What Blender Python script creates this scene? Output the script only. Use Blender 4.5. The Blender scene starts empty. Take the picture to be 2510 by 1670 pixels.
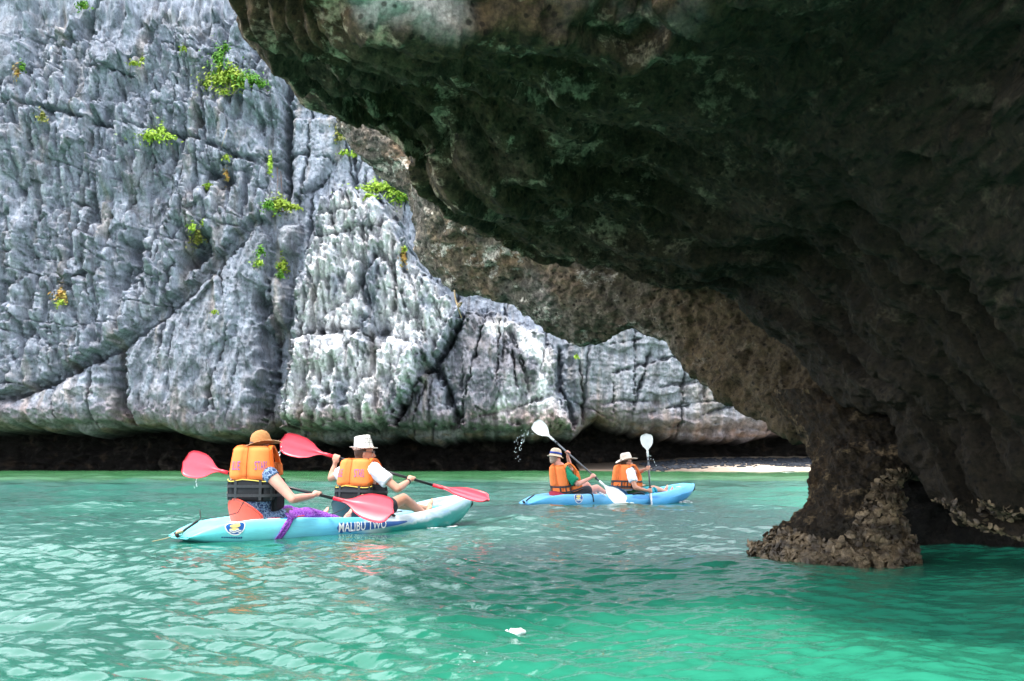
import bpy, bmesh, math, random
import numpy as np
from mathutils import Vector, Matrix

rng = np.random.default_rng(7)
random.seed(7)
SC = bpy.context.scene
COL = SC.collection

# ------------------------------------------------------------------ camera, sky, sun, exposure
F_PX, CX, CY, HOR = 2440.0, 1255.0, 835.0, 1133.0          # photograph measured in its own 2510 x 1670 pixels
CAM_Z = 0.715
TILT = math.atan((HOR - CY) / F_PX)
cam_d = bpy.data.cameras.new('camera')
cam = bpy.data.objects.new('camera', cam_d)
COL.objects.link(cam)
cam.location = (0, 0, CAM_Z)
cam.rotation_euler = (math.pi / 2 + TILT, 0, 0)
cam_d.sensor_fit = 'HORIZONTAL'
cam_d.sensor_width = 36.0
cam_d.lens = 36.0 * F_PX / 2510.0
cam_d.clip_start = 0.05
cam_d.clip_end = 6000
cam_d.dof.use_dof = True
cam_d.dof.focus_distance = 13.0
cam_d.dof.aperture_fstop = 5.6
SC.camera = cam

SUN_EL, SUN_AZ = math.radians(69), math.radians(-150)      # azimuth measured from +Y towards +X: behind the camera on the left
W = bpy.data.worlds.new('World')
SC.world = W
W.use_nodes = True
wn, wl = W.node_tree.nodes, W.node_tree.links
wn.clear()
sky = wn.new('ShaderNodeTexSky'); sky.sky_type = 'NISHITA'; sky.sun_disc = False
sky.sun_elevation = SUN_EL; sky.sun_rotation = SUN_AZ
sky.air_density = 1.0; sky.dust_density = 4.0; sky.ozone_density = 1.0
veil = wn.new('ShaderNodeMixRGB'); veil.blend_type = 'MIX'; veil.inputs[0].default_value = 0.55
veil.inputs[2].default_value = (17.0, 18.0, 19.6, 1)         # thin even high cloud
bg = wn.new('ShaderNodeBackground'); bg.inputs[1].default_value = 0.14
wo = wn.new('ShaderNodeOutputWorld')
wl.new(sky.outputs[0], veil.inputs[1]); wl.new(veil.outputs[0], bg.inputs[0]); wl.new(bg.outputs[0], wo.inputs[0])

sun_d = bpy.data.lights.new('sun', 'SUN')
sun_d.energy = 2.5; sun_d.angle = math.radians(9); sun_d.color = (1.0, 0.95, 0.88)
sun = bpy.data.objects.new('sun', sun_d); COL.objects.link(sun)
sdir = Vector((math.sin(SUN_AZ) * math.cos(SUN_EL), math.cos(SUN_AZ) * math.cos(SUN_EL), math.sin(SUN_EL)))
sun.rotation_euler = sdir.to_track_quat('Z', 'Y').to_euler()

SC.view_settings.view_transform = 'Standard'
SC.view_settings.look = 'None'
SC.view_settings.exposure = 1.15
SC.view_settings.gamma = 1.0
SC.view_settings.use_curve_mapping = False
SC.render.engine = 'CYCLES'
SC.cycles.max_bounces = 6
SC.cycles.diffuse_bounces = 4
SC.cycles.glossy_bounces = 3
SC.cycles.caustics_reflective = True
SC.cycles.blur_glossy = 0.6
SC.cycles.sample_clamp_indirect = 6.0
SC.cycles.caustics_refractive = False
SC.cycles.use_denoising = True

# ------------------------------------------------------------------ helpers
def P(px, py, d):
    """point at distance d (metres along +Y) seen at photograph pixel px, py"""
    a, b = (px - CX) / F_PX, (CY - py) / F_PX
    c, s = math.cos(TILT), math.sin(TILT)
    y, z = c - b * s, s + b * c
    k = d / y
    return np.array([a * k, d, CAM_Z + z * k])

def tag(o, label=None, cat=None, group=None, kind=None):
    if label: o['label'] = label
    if cat: o['category'] = cat
    if group: o['group'] = group
    if kind: o['kind'] = kind
    return o

def mesh_from(name, verts, faces, mat=None, parent=None, smooth=True, uv=None):
    me = bpy.data.meshes.new(name)
    verts = np.asarray(verts, dtype=np.float32)
    if isinstance(faces, np.ndarray):
        n, k = faces.shape
        me.vertices.add(len(verts)); me.vertices.foreach_set('co', verts.ravel())
        me.loops.add(n * k); me.loops.foreach_set('vertex_index', faces.astype(np.int32).ravel())
        me.polygons.add(n)
        me.polygons.foreach_set('loop_start', np.arange(0, n * k, k, dtype=np.int32))
        me.update(calc_edges=True)
    else:
        me.from_pydata(verts.tolist(), [], [list(f) for f in faces])
        me.update()
    me.validate()
    if smooth:
        me.polygons.foreach_set('use_smooth', np.ones(len(me.polygons), dtype=bool))
    if mat is not None:
        me.materials.append(mat)
    o = bpy.data.objects.new(name, me)
    COL.objects.link(o)
    if parent is not None:
        o.parent = parent
    return o

def empty(name, loc=(0, 0, 0), rot=(0, 0, 0)):
    o = bpy.data.objects.new(name, None)
    COL.objects.link(o)
    o.location = loc; o.rotation_euler = rot
    o.empty_display_size = 0.1
    return o

def grid_faces(ny, nx, wrapx=False, wrapy=False):
    iy = np.arange(ny if wrapy else ny - 1); ix = np.arange(nx if wrapx else nx - 1)
    a, b = np.meshgrid(iy, ix, indexing='ij')
    a2, b2 = (a + 1) % ny, (b + 1) % nx
    return np.stack([a * nx + b, a * nx + b2, a2 * nx + b2, a2 * nx + b], -1).reshape(-1, 4)

def vcol(o, name, rgb):
    at = o.data.color_attributes.new(name, 'FLOAT_COLOR', 'POINT')
    c = np.ones((len(o.data.vertices), 4), dtype=np.float32)
    c[:, :rgb.shape[1]] = rgb
    at.data.foreach_set('color', c.ravel())

class MB:
    """collects pieces that belong to ONE part, links them as one mesh"""
    def __init__(s): s.v = []; s.f = []; s.n = 0
    def add(s, v, f):
        v = np.asarray(v, dtype=float)
        s.v.append(v); s.f += [tuple(int(i) + s.n for i in q) for q in f]; s.n += len(v); return s
    def tube(s, pts, rad, n=8, cap=True):
        v, f = tube(pts, rad, n, cap); return s.add(v, f)
    def ell(s, c, r, axes=None, n=12):
        v, f = ellipsoid(c, r, axes, n); return s.add(v, f)
    def box(s, c, h, axes=None):
        ax = np.eye(3) if axes is None else np.asarray(axes)
        v = [np.asarray(c) + sx * h[0] * ax[0] + sy * h[1] * ax[1] + sz * h[2] * ax[2] for sx in (-1, 1) for sy in (-1, 1) for sz in (-1, 1)]
        f = [(0, 1, 3, 2), (4, 6, 7, 5), (0, 4, 5, 1), (2, 3, 7, 6), (0, 2, 6, 4), (1, 5, 7, 3)]
        return s.add(v, f)
    def build(s, name, mat, parent=None, smooth=True):
        return mesh_from(name, np.concatenate(s.v), s.f, mat, parent, smooth)

def unit(v):
    v = np.asarray(v, dtype=float); return v / (np.linalg.norm(v) + 1e-9)

def tube(pts, rad, n=8, cap=True):
    pts = [np.asarray(p, dtype=float) for p in pts]
    m = len(pts)
    rad = [rad] * m if np.isscalar(rad) else list(rad)
    V = []; F = []
    t = unit(pts[1] - pts[0])
    ref = np.array([0, 0, 1.0]) if abs(t[2]) < 0.9 else np.array([1.0, 0, 0])
    nrm = unit(np.cross(t, ref))
    for i in range(m):
        t = unit(pts[min(i + 1, m - 1)] - pts[max(i - 1, 0)])
        nrm = unit(nrm - t * np.dot(nrm, t)); bn = np.cross(t, nrm)
        for k in range(n):
            a = 2 * math.pi * k / n
            V.append(pts[i] + rad[i] * (math.cos(a) * nrm + math.sin(a) * bn))
    for i in range(m - 1):
        for k in range(n):
            F.append((i * n + k, i * n + (k + 1) % n, (i + 1) * n + (k + 1) % n, (i + 1) * n + k))
    if cap:
        F.append(tuple(range(n - 1, -1, -1))); F.append(tuple((m - 1) * n + k for k in range(n)))
    return V, F

def ellipsoid(c, r, axes=None, n=12):
    ax = np.eye(3) if axes is None else np.asarray(axes)
    r = (r, r, r) if np.isscalar(r) else r
    V = []; F = []; m = n // 2
    for i in range(1, m):
        th = math.pi * i / m
        for k in range(n):
            ph = 2 * math.pi * k / n
            V.append(np.asarray(c) + r[0] * math.sin(th) * math.cos(ph) * ax[0] + r[1] * math.sin(th) * math.sin(ph) * ax[1] + r[2] * math.cos(th) * ax[2])
    top = len(V); V.append(np.asarray(c) + r[2] * ax[2]); bot = len(V); V.append(np.asarray(c) - r[2] * ax[2])
    for i in range(m - 2):
        for k in range(n):
            F.append((i * n + k, (i + 1) * n + k, (i + 1) * n + (k + 1) % n, i * n + (k + 1) % n))
    for k in range(n):
        F.append((top, k, (k + 1) % n)); F.append((bot, (m - 2) * n + (k + 1) % n, (m - 2) * n + k))
    return V, F

def capsule(a, b, ra, rb, n=14):
    a, b = np.asarray(a, float), np.asarray(b, float)
    t = unit(b - a); pts = []; rs = []
    for k in range(5):
        g = math.pi / 2 * (k + 0.15) / 5; pts.append(a - t * ra * math.cos(g)); rs.append(ra * math.sin(g))
    pts.append(a); rs.append(ra)
    pts.append((a + b) / 2); rs.append((ra + rb) / 2)
    pts.append(b); rs.append(rb)
    for k in range(5):
        g = math.pi / 2 * (k + 0.85) / 5; pts.append(b + t * rb * math.sin(g)); rs.append(rb * max(math.cos(g), 0.05))
    return tube(pts, rs, n, True)

def remeshed(name, mb, voxel, mat, parent=None, smooth_it=4, disp=None):
    """one continuous skin grown over the collected shapes"""
    o = mb.build(name + '_core', None)
    m = o.modifiers.new('r', 'REMESH'); m.mode = 'VOXEL'; m.voxel_size = voxel; m.use_smooth_shade = True
    s = o.modifiers.new('s', 'SMOOTH'); s.factor = 0.5; s.iterations = smooth_it
    bpy.context.view_layer.update()
    dg = bpy.context.evaluated_depsgraph_get()
    me = bpy.data.meshes.new_from_object(o.evaluated_get(dg))
    me.name = name
    old = o.data
    bpy.data.objects.remove(o); bpy.data.meshes.remove(old)
    me.polygons.foreach_set('use_smooth', np.ones(len(me.polygons), dtype=bool))
    me.materials.clear(); me.materials.append(mat)
    r = bpy.data.objects.new(name, me); COL.objects.link(r)
    if parent is not None: r.parent = parent
    return r

def text_mesh(txt, size=1.0, narrow=1.0, spacing=1.0, bold=0.004):
    cu = bpy.data.curves.new('t', 'FONT'); cu.body = txt; cu.size = size; cu.align_x = 'CENTER'; cu.align_y = 'CENTER'
    cu.space_character = spacing; cu.resolution_u = 3; cu.offset = bold * size
    o = bpy.data.objects.new('t', cu); COL.objects.link(o)
    bpy.context.view_layer.update()
    dg = bpy.context.evaluated_depsgraph_get()
    me = bpy.data.meshes.new_from_object(o.evaluated_get(dg))
    v = np.array([x.co[:] for x in me.vertices]); v[:, 0] *= narrow
    f = [tuple(p.vertices) for p in me.polygons]
    bpy.data.objects.remove(o); bpy.data.curves.remove(cu); bpy.data.meshes.remove(me)
    return v, f

# ---- noise
_perm = np.random.default_rng(11).permutation(256).astype(np.int64); _perm = np.concatenate([_perm, _perm, _perm])
_g = np.random.default_rng(12).normal(size=(256, 3)); _g /= np.linalg.norm(_g, axis=1)[:, None]
def pnoise(x, y, z=None):
    x = np.asarray(x, float); y = np.asarray(y, float)
    z = np.zeros_like(x) if z is None else np.asarray(z, float)
    xi, yi, zi = np.floor(x).astype(np.int64), np.floor(y).astype(np.int64), np.floor(z).astype(np.int64)
    xf, yf, zf = x - xi, y - yi, z - zi
    u, v, w = [t * t * t * (t * (t * 6 - 15) + 10) for t in (xf, yf, zf)]
    xi &= 255; yi &= 255; zi &= 255
    def g(a, b, c):
        h = _perm[_perm[_perm[(xi + a) & 255] + ((yi + b) & 255)] + ((zi + c) & 255)]
        return _g[h, 0] * (xf - a) + _g[h, 1] * (yf - b) + _g[h, 2] * (zf - c)
    x00 = g(0, 0, 0) * (1 - u) + g(1, 0, 0) * u; x10 = g(0, 1, 0) * (1 - u) + g(1, 1, 0) * u
    x01 = g(0, 0, 1) * (1 - u) + g(1, 0, 1) * u; x11 = g(0, 1, 1) * (1 - u) + g(1, 1, 1) * u
    return ((x00 * (1 - v) + x10 * v) * (1 - w) + (x01 * (1 - v) + x11 * v) * w) * 1.6

def fbm(x, y, z=None, octv=4, gain=0.5, ridge=False):
    s = 0; a = 1.0; f = 1.0; t = 0
    for k in range(octv):
        n = pnoise(x * f + 17.3 * k, y * f - 9.1 * k, None if z is None else z * f + 5.7 * k)
        if ridge: n = 1 - 2 * np.abs(n)
        s = s + a * n; t += a; a *= gain; f *= 2.03
    return s / t

def worley(x, y, z, seed=0):
    """distance to the nearest scattered point (unit cells)"""
    xi, yi, zi = np.floor(x).astype(np.int64), np.floor(y).astype(np.int64), np.floor(z).astype(np.int64)
    best = np.full(x.shape, 9.0); idb = np.zeros(x.shape, dtype=np.int64)
    for a in (-1, 0, 1):
        for b in (-1, 0, 1):
            for c in (-1, 0, 1):
                h = _perm[_perm[_perm[(xi + a + seed) & 255] + ((yi + b) & 255)] + ((zi + c) & 255)]
                dx = xi + a + 0.5 + 0.5 * _g[h, 0] - x; dy = yi + b + 0.5 + 0.5 * _g[h, 1] - y; dz = zi + c + 0.5 + 0.5 * _g[h, 2] - z
                d = dx * dx + dy * dy + dz * dz
                m = d < best; best = np.where(m, d, best); idb = np.where(m, h, idb)
    return np.sqrt(best), idb

def sstep(a, b, x):
    t = np.clip((x - a) / (b - a), 0, 1); return t * t * (3 - 2 * t)

def catmull(ctrl, n):
    """ctrl (m, ...) -> n samples by arc-uniform Catmull-Rom"""
    ctrl = np.asarray(ctrl, float); m = len(ctrl)
    t = np.linspace(0, m - 1, n); i = np.clip(np.floor(t).astype(int), 0, m - 2); f = (t - i)
    f = f.reshape((-1,) + (1,) * (ctrl.ndim - 1))
    p0 = ctrl[np.clip(i - 1, 0, m - 1)]; p1 = ctrl[i]; p2 = ctrl[i + 1]; p3 = ctrl[np.clip(i + 2, 0, m - 1)]
    return 0.5 * (2 * p1 + (p2 - p0) * f + (2 * p0 - 5 * p1 + 4 * p2 - p3) * f * f + (3 * p1 - p0 - 3 * p2 + p3) * f ** 3)

def resample_rows(ctrl, counts):
    """Catmull-Rom along axis 0 with a given number of samples per control span"""
    m = len(ctrl); out = []
    t = np.concatenate([i + np.arange(c) / c for i, c in enumerate(counts)] + [[m - 1.0]])
    i = np.clip(np.floor(t).astype(int), 0, m - 2); f = (t - i).reshape((-1,) + (1,) * (ctrl.ndim - 1))
    p0 = ctrl[np.clip(i - 1, 0, m - 1)]; p1 = ctrl[i]; p2 = ctrl[i + 1]; p3 = ctrl[np.clip(i + 2, 0, m - 1)]
    return 0.5 * (2 * p1 + (p2 - p0) * f + (2 * p0 - 5 * p1 + 4 * p2 - p3) * f * f + (3 * p1 - p0 - 3 * p2 + p3) * f ** 3)

def grid_normals(V):
    du = np.gradient(V, axis=1); dv = np.gradient(V, axis=0)
    n = np.cross(du, dv); n /= (np.linalg.norm(n, axis=-1, keepdims=True) + 1e-9)
    return n

# ---- materials
class NT:
    def __init__(s, name):
        s.m = bpy.data.materials.new(name); s.m.use_nodes = True
        s.n = s.m.node_tree.nodes; s.l = s.m.node_tree.links
        s.b = s.n['Principled BSDF']
    def node(s, t, **kw):
        o = s.n.new(t)
        for k, v in kw.items(): setattr(o, k, v)
        return o
    def put(s, sock, v):
        if hasattr(v, 'links') or isinstance(v, bpy.types.NodeSocket): s.l.new(v, sock)
        else: sock.default_value = v
    def pos(s):
        return s.node('ShaderNodeNewGeometry').outputs['Position']
    def obj(s):
        return s.node('ShaderNodeTexCoord').outputs['Object']
    def mapv(s, vec, scale=(1, 1, 1), loc=(0, 0, 0), rot=(0, 0, 0)):
        m = s.node('ShaderNodeMapping'); s.l.new(vec, m.inputs[0])
        m.inputs['Scale'].default_value = scale; m.inputs['Location'].default_value = loc; m.inputs['Rotation'].default_value = rot
        return m.outputs[0]
    def noise(s, vec, scale, detail=4, rough=0.55, dist=0.0):
        n = s.node('ShaderNodeTexNoise'); s.l.new(vec, n.inputs['Vector'])
        n.inputs['Scale'].default_value = scale; n.inputs['Detail'].default_value = detail
        n.inputs['Roughness'].default_value = rough; n.inputs['Distortion'].default_value = dist
        return n.outputs['Fac']
    def voro(s, vec, scale, feature='F1', out='Distance', rand=1.0):
        n = s.node('ShaderNodeTexVoronoi', feature=feature); s.l.new(vec, n.inputs['Vector'])
        n.inputs['Scale'].default_value = scale; n.inputs['Randomness'].default_value = rand
        return n.outputs[out]
    def ramp(s, fac, stops, interp='LINEAR'):
        r = s.node('ShaderNodeValToRGB'); s.l.new(fac, r.inputs[0]); r.color_ramp.interpolation = interp
        els = r.color_ramp.elements
        while len(els) < len(stops): els.new(0.5)
        for e, (p, c) in zip(els, stops):
            e.position = p; e.color = (c, c, c, 1) if np.isscalar(c) else (*c, 1)
        return r.outputs[0]
    def mix(s, fac, a, b, mode='MIX'):
        m = s.node('ShaderNodeMixRGB', blend_type=mode)
        s.put(m.inputs[0], fac)
        for k, v in ((1, a), (2, b)):
            s.put(m.inputs[k], v if not isinstance(v, tuple) else (*v, 1)[:4])
        return m.outputs[0]
    def math(s, op, a, b=0.0, clamp=False):
        m = s.node('ShaderNodeMath', operation=op, use_clamp=clamp); s.put(m.inputs[0], a); s.put(m.inputs[1], b); return m.outputs[0]
    def sep(s, vec):
        m = s.node('ShaderNodeSeparateXYZ'); s.l.new(vec, m.inputs[0]); return m.outputs
    def attr(s, name):
        a = s.node('ShaderNodeAttribute', attribute_name=name); return a.outputs['Color']
    def bump(s, h, strength=0.5, dist=0.02, prev=None):
        b = s.node('ShaderNodeBump'); s.l.new(h, b.inputs['Height'])
        b.inputs['Strength'].default_value = strength; b.inputs['Distance'].default_value = dist
        if prev is not None: s.l.new(prev, b.inputs['Normal'])
        return b.outputs[0]
    def done(s, color=None, rough=0.6, spec=0.5, normal=None, **kw):
        if color is not None: s.put(s.b.inputs['Base Color'], color if not isinstance(color, tuple) else (*color, 1)[:4])
        s.put(s.b.inputs['Roughness'], rough)
        s.put(s.b.inputs['Specular IOR Level'], spec)
        if normal is not None: s.l.new(normal, s.b.inputs['Normal'])
        for k, v in kw.items(): s.put(s.b.inputs[k.replace('_', ' ')], v)
        return s.m

def plain(name, c, rough=0.5, spec=0.4, var=0.08, scale=14.0, bumps=0.0, bscale=120.0, sss=0.0):
    t = NT(name); p = t.obj()
    n = t.noise(p, scale, 3)
    f = t.ramp(n, [(0.3, 1 - var), (0.7, 1 + var)])
    col = t.mix(1.0, c, f, 'MULTIPLY')
    nm = t.bump(t.noise(p, bscale, 2), bumps, 0.004) if bumps else None
    kw = {}
    if sss: kw = {'Subsurface_Weight': sss}
    return t.done(col, rough, spec, nm, **kw)
# ================================================================== THE CLIFF across the lagoon
CLIFF_D = 80.0
gx = np.concatenate([np.arange(-64, -43.5, 0.5), np.arange(-43.5, 7.0, 0.082), np.arange(7.0, 22.5, 0.11), np.arange(22.5, 46, 0.5)])
gz = np.concatenate([np.arange(-1.2, 38.6, 0.082), np.arange(38.6, 43.0, 0.3)])
X, Z = np.meshgrid(gx, gz)
NZ, NX = X.shape

def xz(px, py, rel=0.0):
    p = P(px, py, CLIFF_D - rel); return p[0], p[2]

def poly_sd(pts):
    """signed distance (positive inside) to a polygon in the cliff plane"""
    pts = np.asarray(pts); d = np.full(X.shape, 1e9); ins = np.zeros(X.shape, bool)
    n = len(pts)
    for i in range(n):
        a, b = pts[i], pts[(i + 1) % n]
        e = b - a; wx, wz = X - a[0], Z - a[1]
        t = np.clip((wx * e[0] + wz * e[1]) / (e @ e), 0, 1)
        d = np.minimum(d, (wx - e[0] * t) ** 2 + (wz - e[1] * t) ** 2)
        c = ((a[1] > Z) != (b[1] > Z)) & (X < (b[0] - a[0]) * (Z - a[1]) / (b[1] - a[1] + 1e-12) + a[0])
        ins ^= c
    d = np.sqrt(d)
    return np.where(ins, d, -d)

def line_d(pts):
    pts = np.asarray(pts); d = np.full(X.shape, 1e9); tt = np.zeros(X.shape)
    n = len(pts) - 1
    for i in range(n):
        a, b = pts[i], pts[i + 1]
        e = b - a; wx, wz = X - a[0], Z - a[1]
        t = np.clip((wx * e[0] + wz * e[1]) / (e @ e), 0, 1)
        q = (wx - e[0] * t) ** 2 + (wz - e[1] * t) ** 2
        m = q < d; d = np.where(m, q, d); tt = np.where(m, (i + t) / n, tt)
    return np.sqrt(d), tt

WARPX = fbm(X * 0.5, Z * 0.35, octv=4) * 0.55
EDGE = fbm(X * 1.25 + 7, Z * 1.25, octv=5, gain=0.6) * 0.85 + WARPX * 0.4
WARPZ = fbm(X * 0.5 + 40, Z * 0.4, octv=4) * 0.55

def pp(pts, rel=0.0): return np.array([xz(a, b, rel) for a, b in pts])

def spires(n, sd, Ls, ws, amps, slant=0.1, sharp=0.55, seed=1):
    """relief made of many upward pointing half cones that stand out from the face (karst fluting)"""
    r = np.random.default_rng(seed); H = np.zeros_like(X)
    ok = np.argwhere(sd > 0.1)
    ok = ok[(gx[ok[:, 1]] > -44) & (gx[ok[:, 1]] < 25)]
    if len(ok) == 0: return H
    pick = ok[r.integers(0, len(ok), n)]
    wob = WARPX * 0.55
    for (iz, ix) in pick:
        xt, zt = gx[ix], gz[iz]
        L = r.uniform(*Ls); w = r.uniform(*ws); A = r.uniform(*amps); sl = r.normal(0, slant)
        i0 = np.searchsorted(gz, zt - L); i1 = np.searchsorted(gz, zt)
        j0 = np.searchsorted(gx, xt - w - abs(sl) * L - 0.4); j1 = np.searchsorted(gx, xt + w + abs(sl) * L + 0.4)
        if i1 <= i0 or j1 <= j0: continue
        v = zt - Z[i0:i1, j0:j1]
        dx = X[i0:i1, j0:j1] - xt + sl * v + (wob[i0:i1, j0:j1] - wob[iz, ix]) * min(w, 1.0)
        ww = w * np.clip(v / (0.62 * L), 0.02, 1) ** sharp
        q = np.clip(1 - (dx / ww) ** 2, 0, 1) ** 0.5
        rel = A * q * np.clip(v / (0.10 * L), 0, 1) ** 0.5 * np.clip(1 - v / L, 0, 1) ** 0.6
        H[i0:i1, j0:j1] = np.maximum(H[i0:i1, j0:j1], rel)
    return H

def dome(sd, r, e):
    t = np.clip(sd / e, 0, 1); return r * np.sqrt(t * (2 - t))

h = -0.07 * Z + fbm(X / 9, Z / 12, octv=3) * 1.3
WX, WZ = X + WARPX, Z + WARPZ

# --- masses read off the photograph (pixels), each with its own stand-out
wedge = poly_sd(pp([(606, 515), (497, 640), (404, 728), (354, 775), (300, 815), (262, 850), (268, 980), (285, 1045), (420, 1068), (600, 1068), (628, 960), (640, 880), (640, 760), (634, 640), (640, 560)], 3)) + EDGE * 0.77
upper = poly_sd(pp([(-900, -300), (700, -300), (674, 60), (678, 250), (670, 372), (667, 470), (645, 525), (604, 514), (500, 634), (405, 722), (352, 772), (297, 813), (204, 868), (130, 906), (0, 960), (-900, 1060)], 1.5)) + EDGE * 0.66
lowleft = poly_sd(pp([(-900, 1090), (-300, 1010), (0, 965), (130, 912), (202, 872), (242, 885), (256, 960), (258, 1035), (0, 1045), (-900, 1060)], 2.5)) + EDGE * 0.77
slab = poly_sd(pp([(690, 255), (820, 250), (826, 300), (812, 360), (795, 400), (765, 440), (735, 480), (700, 485), (690, 400)], 0.5)) + EDGE * 0.33
pinn = poly_sd(pp([(800, 425), (850, 430), (905, 438), (955, 480), (985, 555), (1010, 600), (1050, 660), (1100, 700), (1130, 735), (1132, 765), (1085, 850), (1060, 895), (1045, 900), (1040, 930), (950, 1045), (930, 1055), (676, 1055), (672, 1000), (690, 900), (684, 850), (702, 700), (712, 640), (745, 560), (752, 490), (772, 450)], 4)) + EDGE * 1.00
lump = poly_sd(pp([(690, 820), (720, 812), (795, 803), (830, 797), (890, 815), (960, 800), (1000, 815), (1030, 840), (1038, 880), (1010, 930), (1000, 960), (945, 1040), (920, 1052), (680, 1050), (675, 980), (692, 900)], 5.5)) + EDGE * 1.00
knob = poly_sd(pp([(1020, 905), (1062, 895), (1085, 925), (1108, 990), (1120, 1048), (955, 1048), (985, 985)], 3.5)) + EDGE * 0.88
right = poly_sd(pp([(1140, 745), (1200, 735), (1260, 765), (1320, 790), (1366, 830), (1372, 900), (1372, 945), (1395, 985), (1417, 1056), (1130, 1056), (1112, 1000), (1085, 930), (1068, 892), (1090, 850)], 3)) + EDGE * 0.99
farw = poly_sd(pp([(1385, 600), (2600, 700), (2600, 1060), (1950, 1062), (1700, 1068), (1600, 1062), (1440, 1040), (1388, 950), (1380, 840)], 0)) + EDGE * 0.66
bld = [poly_sd(pp([(648, 535), (690, 512), (722, 520), (732, 550), (715, 605), (690, 622), (655, 605), (644, 570)], 2)) + EDGE * 0.44,
       poly_sd(pp([(634, 650), (660, 632), (680, 650), (697, 690), (690, 770), (672, 795), (636, 770), (628, 700)], 2)) + EDGE * 0.44,
       poly_sd(pp([(716, 610), (730, 590), (742, 606), (736, 650), (720, 660)], 2)) + EDGE * 0.44]
fin = poly_sd(pp([(1052, 890), (1085, 850), (1132, 760), (1136, 740), (1115, 735), (1080, 780), (1050, 850)], 3.5)) + EDGE * 0.44

gul = np.full(X.shape, -2.6) - 0.05 * Z
big = np.maximum.reduce([dome(upper, 3.6, 0.35), dome(wedge, 3.0, 0.45) + dome(wedge, 1.5, 4.0), dome(lowleft, 2.4, 0.6) + dome(lowleft, 1.4, 2.4), dome(slab, 3.2, 0.7),
                         dome(pinn, 3.6, 0.7) + dome(pinn, 2.0, 4.0), dome(knob, 3.6, 0.5) + dome(knob, 1.6, 2.0), dome(right, 3.2, 0.7) + dome(right, 2.0, 4.0), dome(farw, 3.2, 1.4), dome(fin, 5.4, 0.7)]
                        + [dome(b, 4.0, 1.3) for b in bld])
big = np.maximum(big, dome(lump, 5.6, 0.6) + dome(lump, 1.6, 2.4))
gully = sstep(0.6, -0.6, np.abs(X - xz(655, 900, 2)[0] + WARPX * 0.6) - 1.0) * sstep(18, 14, Z)
big = np.maximum(big, 2.3 - 1.6 * gully)
h = h + big - 3.0

# upper wall: bedding ledges, big flutes, small flutes
up_m = sstep(0.0, 0.35, upper)
ledge = (np.abs(pnoise(X * 0.05, WZ * 0.28 + 3)) * 1.2)
h += up_m * ledge * 0.5
h += up_m * spires(170, upper, (3.0, 8.5), (0.6, 1.5), (0.9, 2.1), 0.10, seed=21)
h += up_m * (0.35 + 0.75 * sstep(-0.3, 0.25, fbm(X * 0.15 + 3, Z * 0.17, octv=2))) * spires(900, upper, (1.2, 3.6), (0.25, 0.70), (0.55, 1.5), 0.10, seed=22)
sp_m = 0.25 + 0.9 * sstep(-0.25, 0.3, fbm(X * 0.22 + 8, Z * 0.2, octv=2))
h += up_m * sp_m * spires(4200, upper, (0.5, 1.5), (0.11, 0.28), (0.15, 0.42), 0.10, seed=23)
# smooth streaked faces low on the wall
wl_m = sstep(0.0, 0.4, wedge)
h += wl_m * (fbm(X * 1.1, Z * 0.35, octv=3) * 0.5 + spires(260, wedge, (0.8, 2.6), (0.2, 0.5), (0.12, 0.35), 0.25, seed=31))
# white pinnacle: leaning ribs, lumps and holes
pn_m = sstep(0.0, 0.35, np.maximum(pinn, lump))
lean = X + 0.22 * Z * np.sign(X - xz(850, 700, 4)[0]) * np.clip(np.abs(X - xz(850, 700, 4)[0]) / 6, 0, 1)
h += pn_m * (fbm(lean * 0.75, Z * 0.22, octv=4, ridge=True) * 1.5)
h += pn_m * spires(130, np.maximum(pinn, lump), (1.6, 4.5), (0.45, 1.0), (0.8, 1.9), 0.22, 0.4, seed=41)
h += pn_m * spires(800, np.maximum(pinn, lump), (0.5, 1.5), (0.16, 0.42), (0.3, 0.8), 0.2, 0.35, seed=42)
h += pn_m * spires(2200, np.maximum(pinn, lump), (0.25, 0.7), (0.08, 0.2), (0.12, 0.36), 0.2, 0.35, seed=43)
rt_m = sstep(0.0, 0.35, np.maximum(right, knob))
h += rt_m * (fbm(lean * 0.6, Z * 0.25 + 7, octv=4, ridge=True) * 0.9)
rsel = np.maximum(np.minimum(right, X - xz(1210, 900, 3)[0]), knob - 0.5)
h += rt_m * spires(420, rsel, (0.5, 1.8), (0.16, 0.45), (0.2, 0.55), 0.15, 0.4, seed=51)
h += rt_m * spires(900, np.maximum(right, knob), (0.25, 0.8), (0.08, 0.2), (0.06, 0.2), 0.2, 0.35, seed=52)
# far right wall: thin bedding
fw_m = sstep(0.0, 0.4, farw)
bed = Z + 0.10 * X + WARPZ * 0.4
h += fw_m * (fbm(X * 0.12, bed * 1.5, octv=3, ridge=True) * 0.12 + fbm(X * 0.9, Z * 0.15, octv=4) * 0.6)
ll_m = sstep(0.0, 0.4, lowleft)
h += ll_m * fbm(X * 0.6, Z * 0.6, octv=4, ridge=True) * 0.6
for b in bld: h += sstep(0, 0.6, b) * fbm(X * 1.2, Z * 0.9, octv=3) * 0.5
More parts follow.
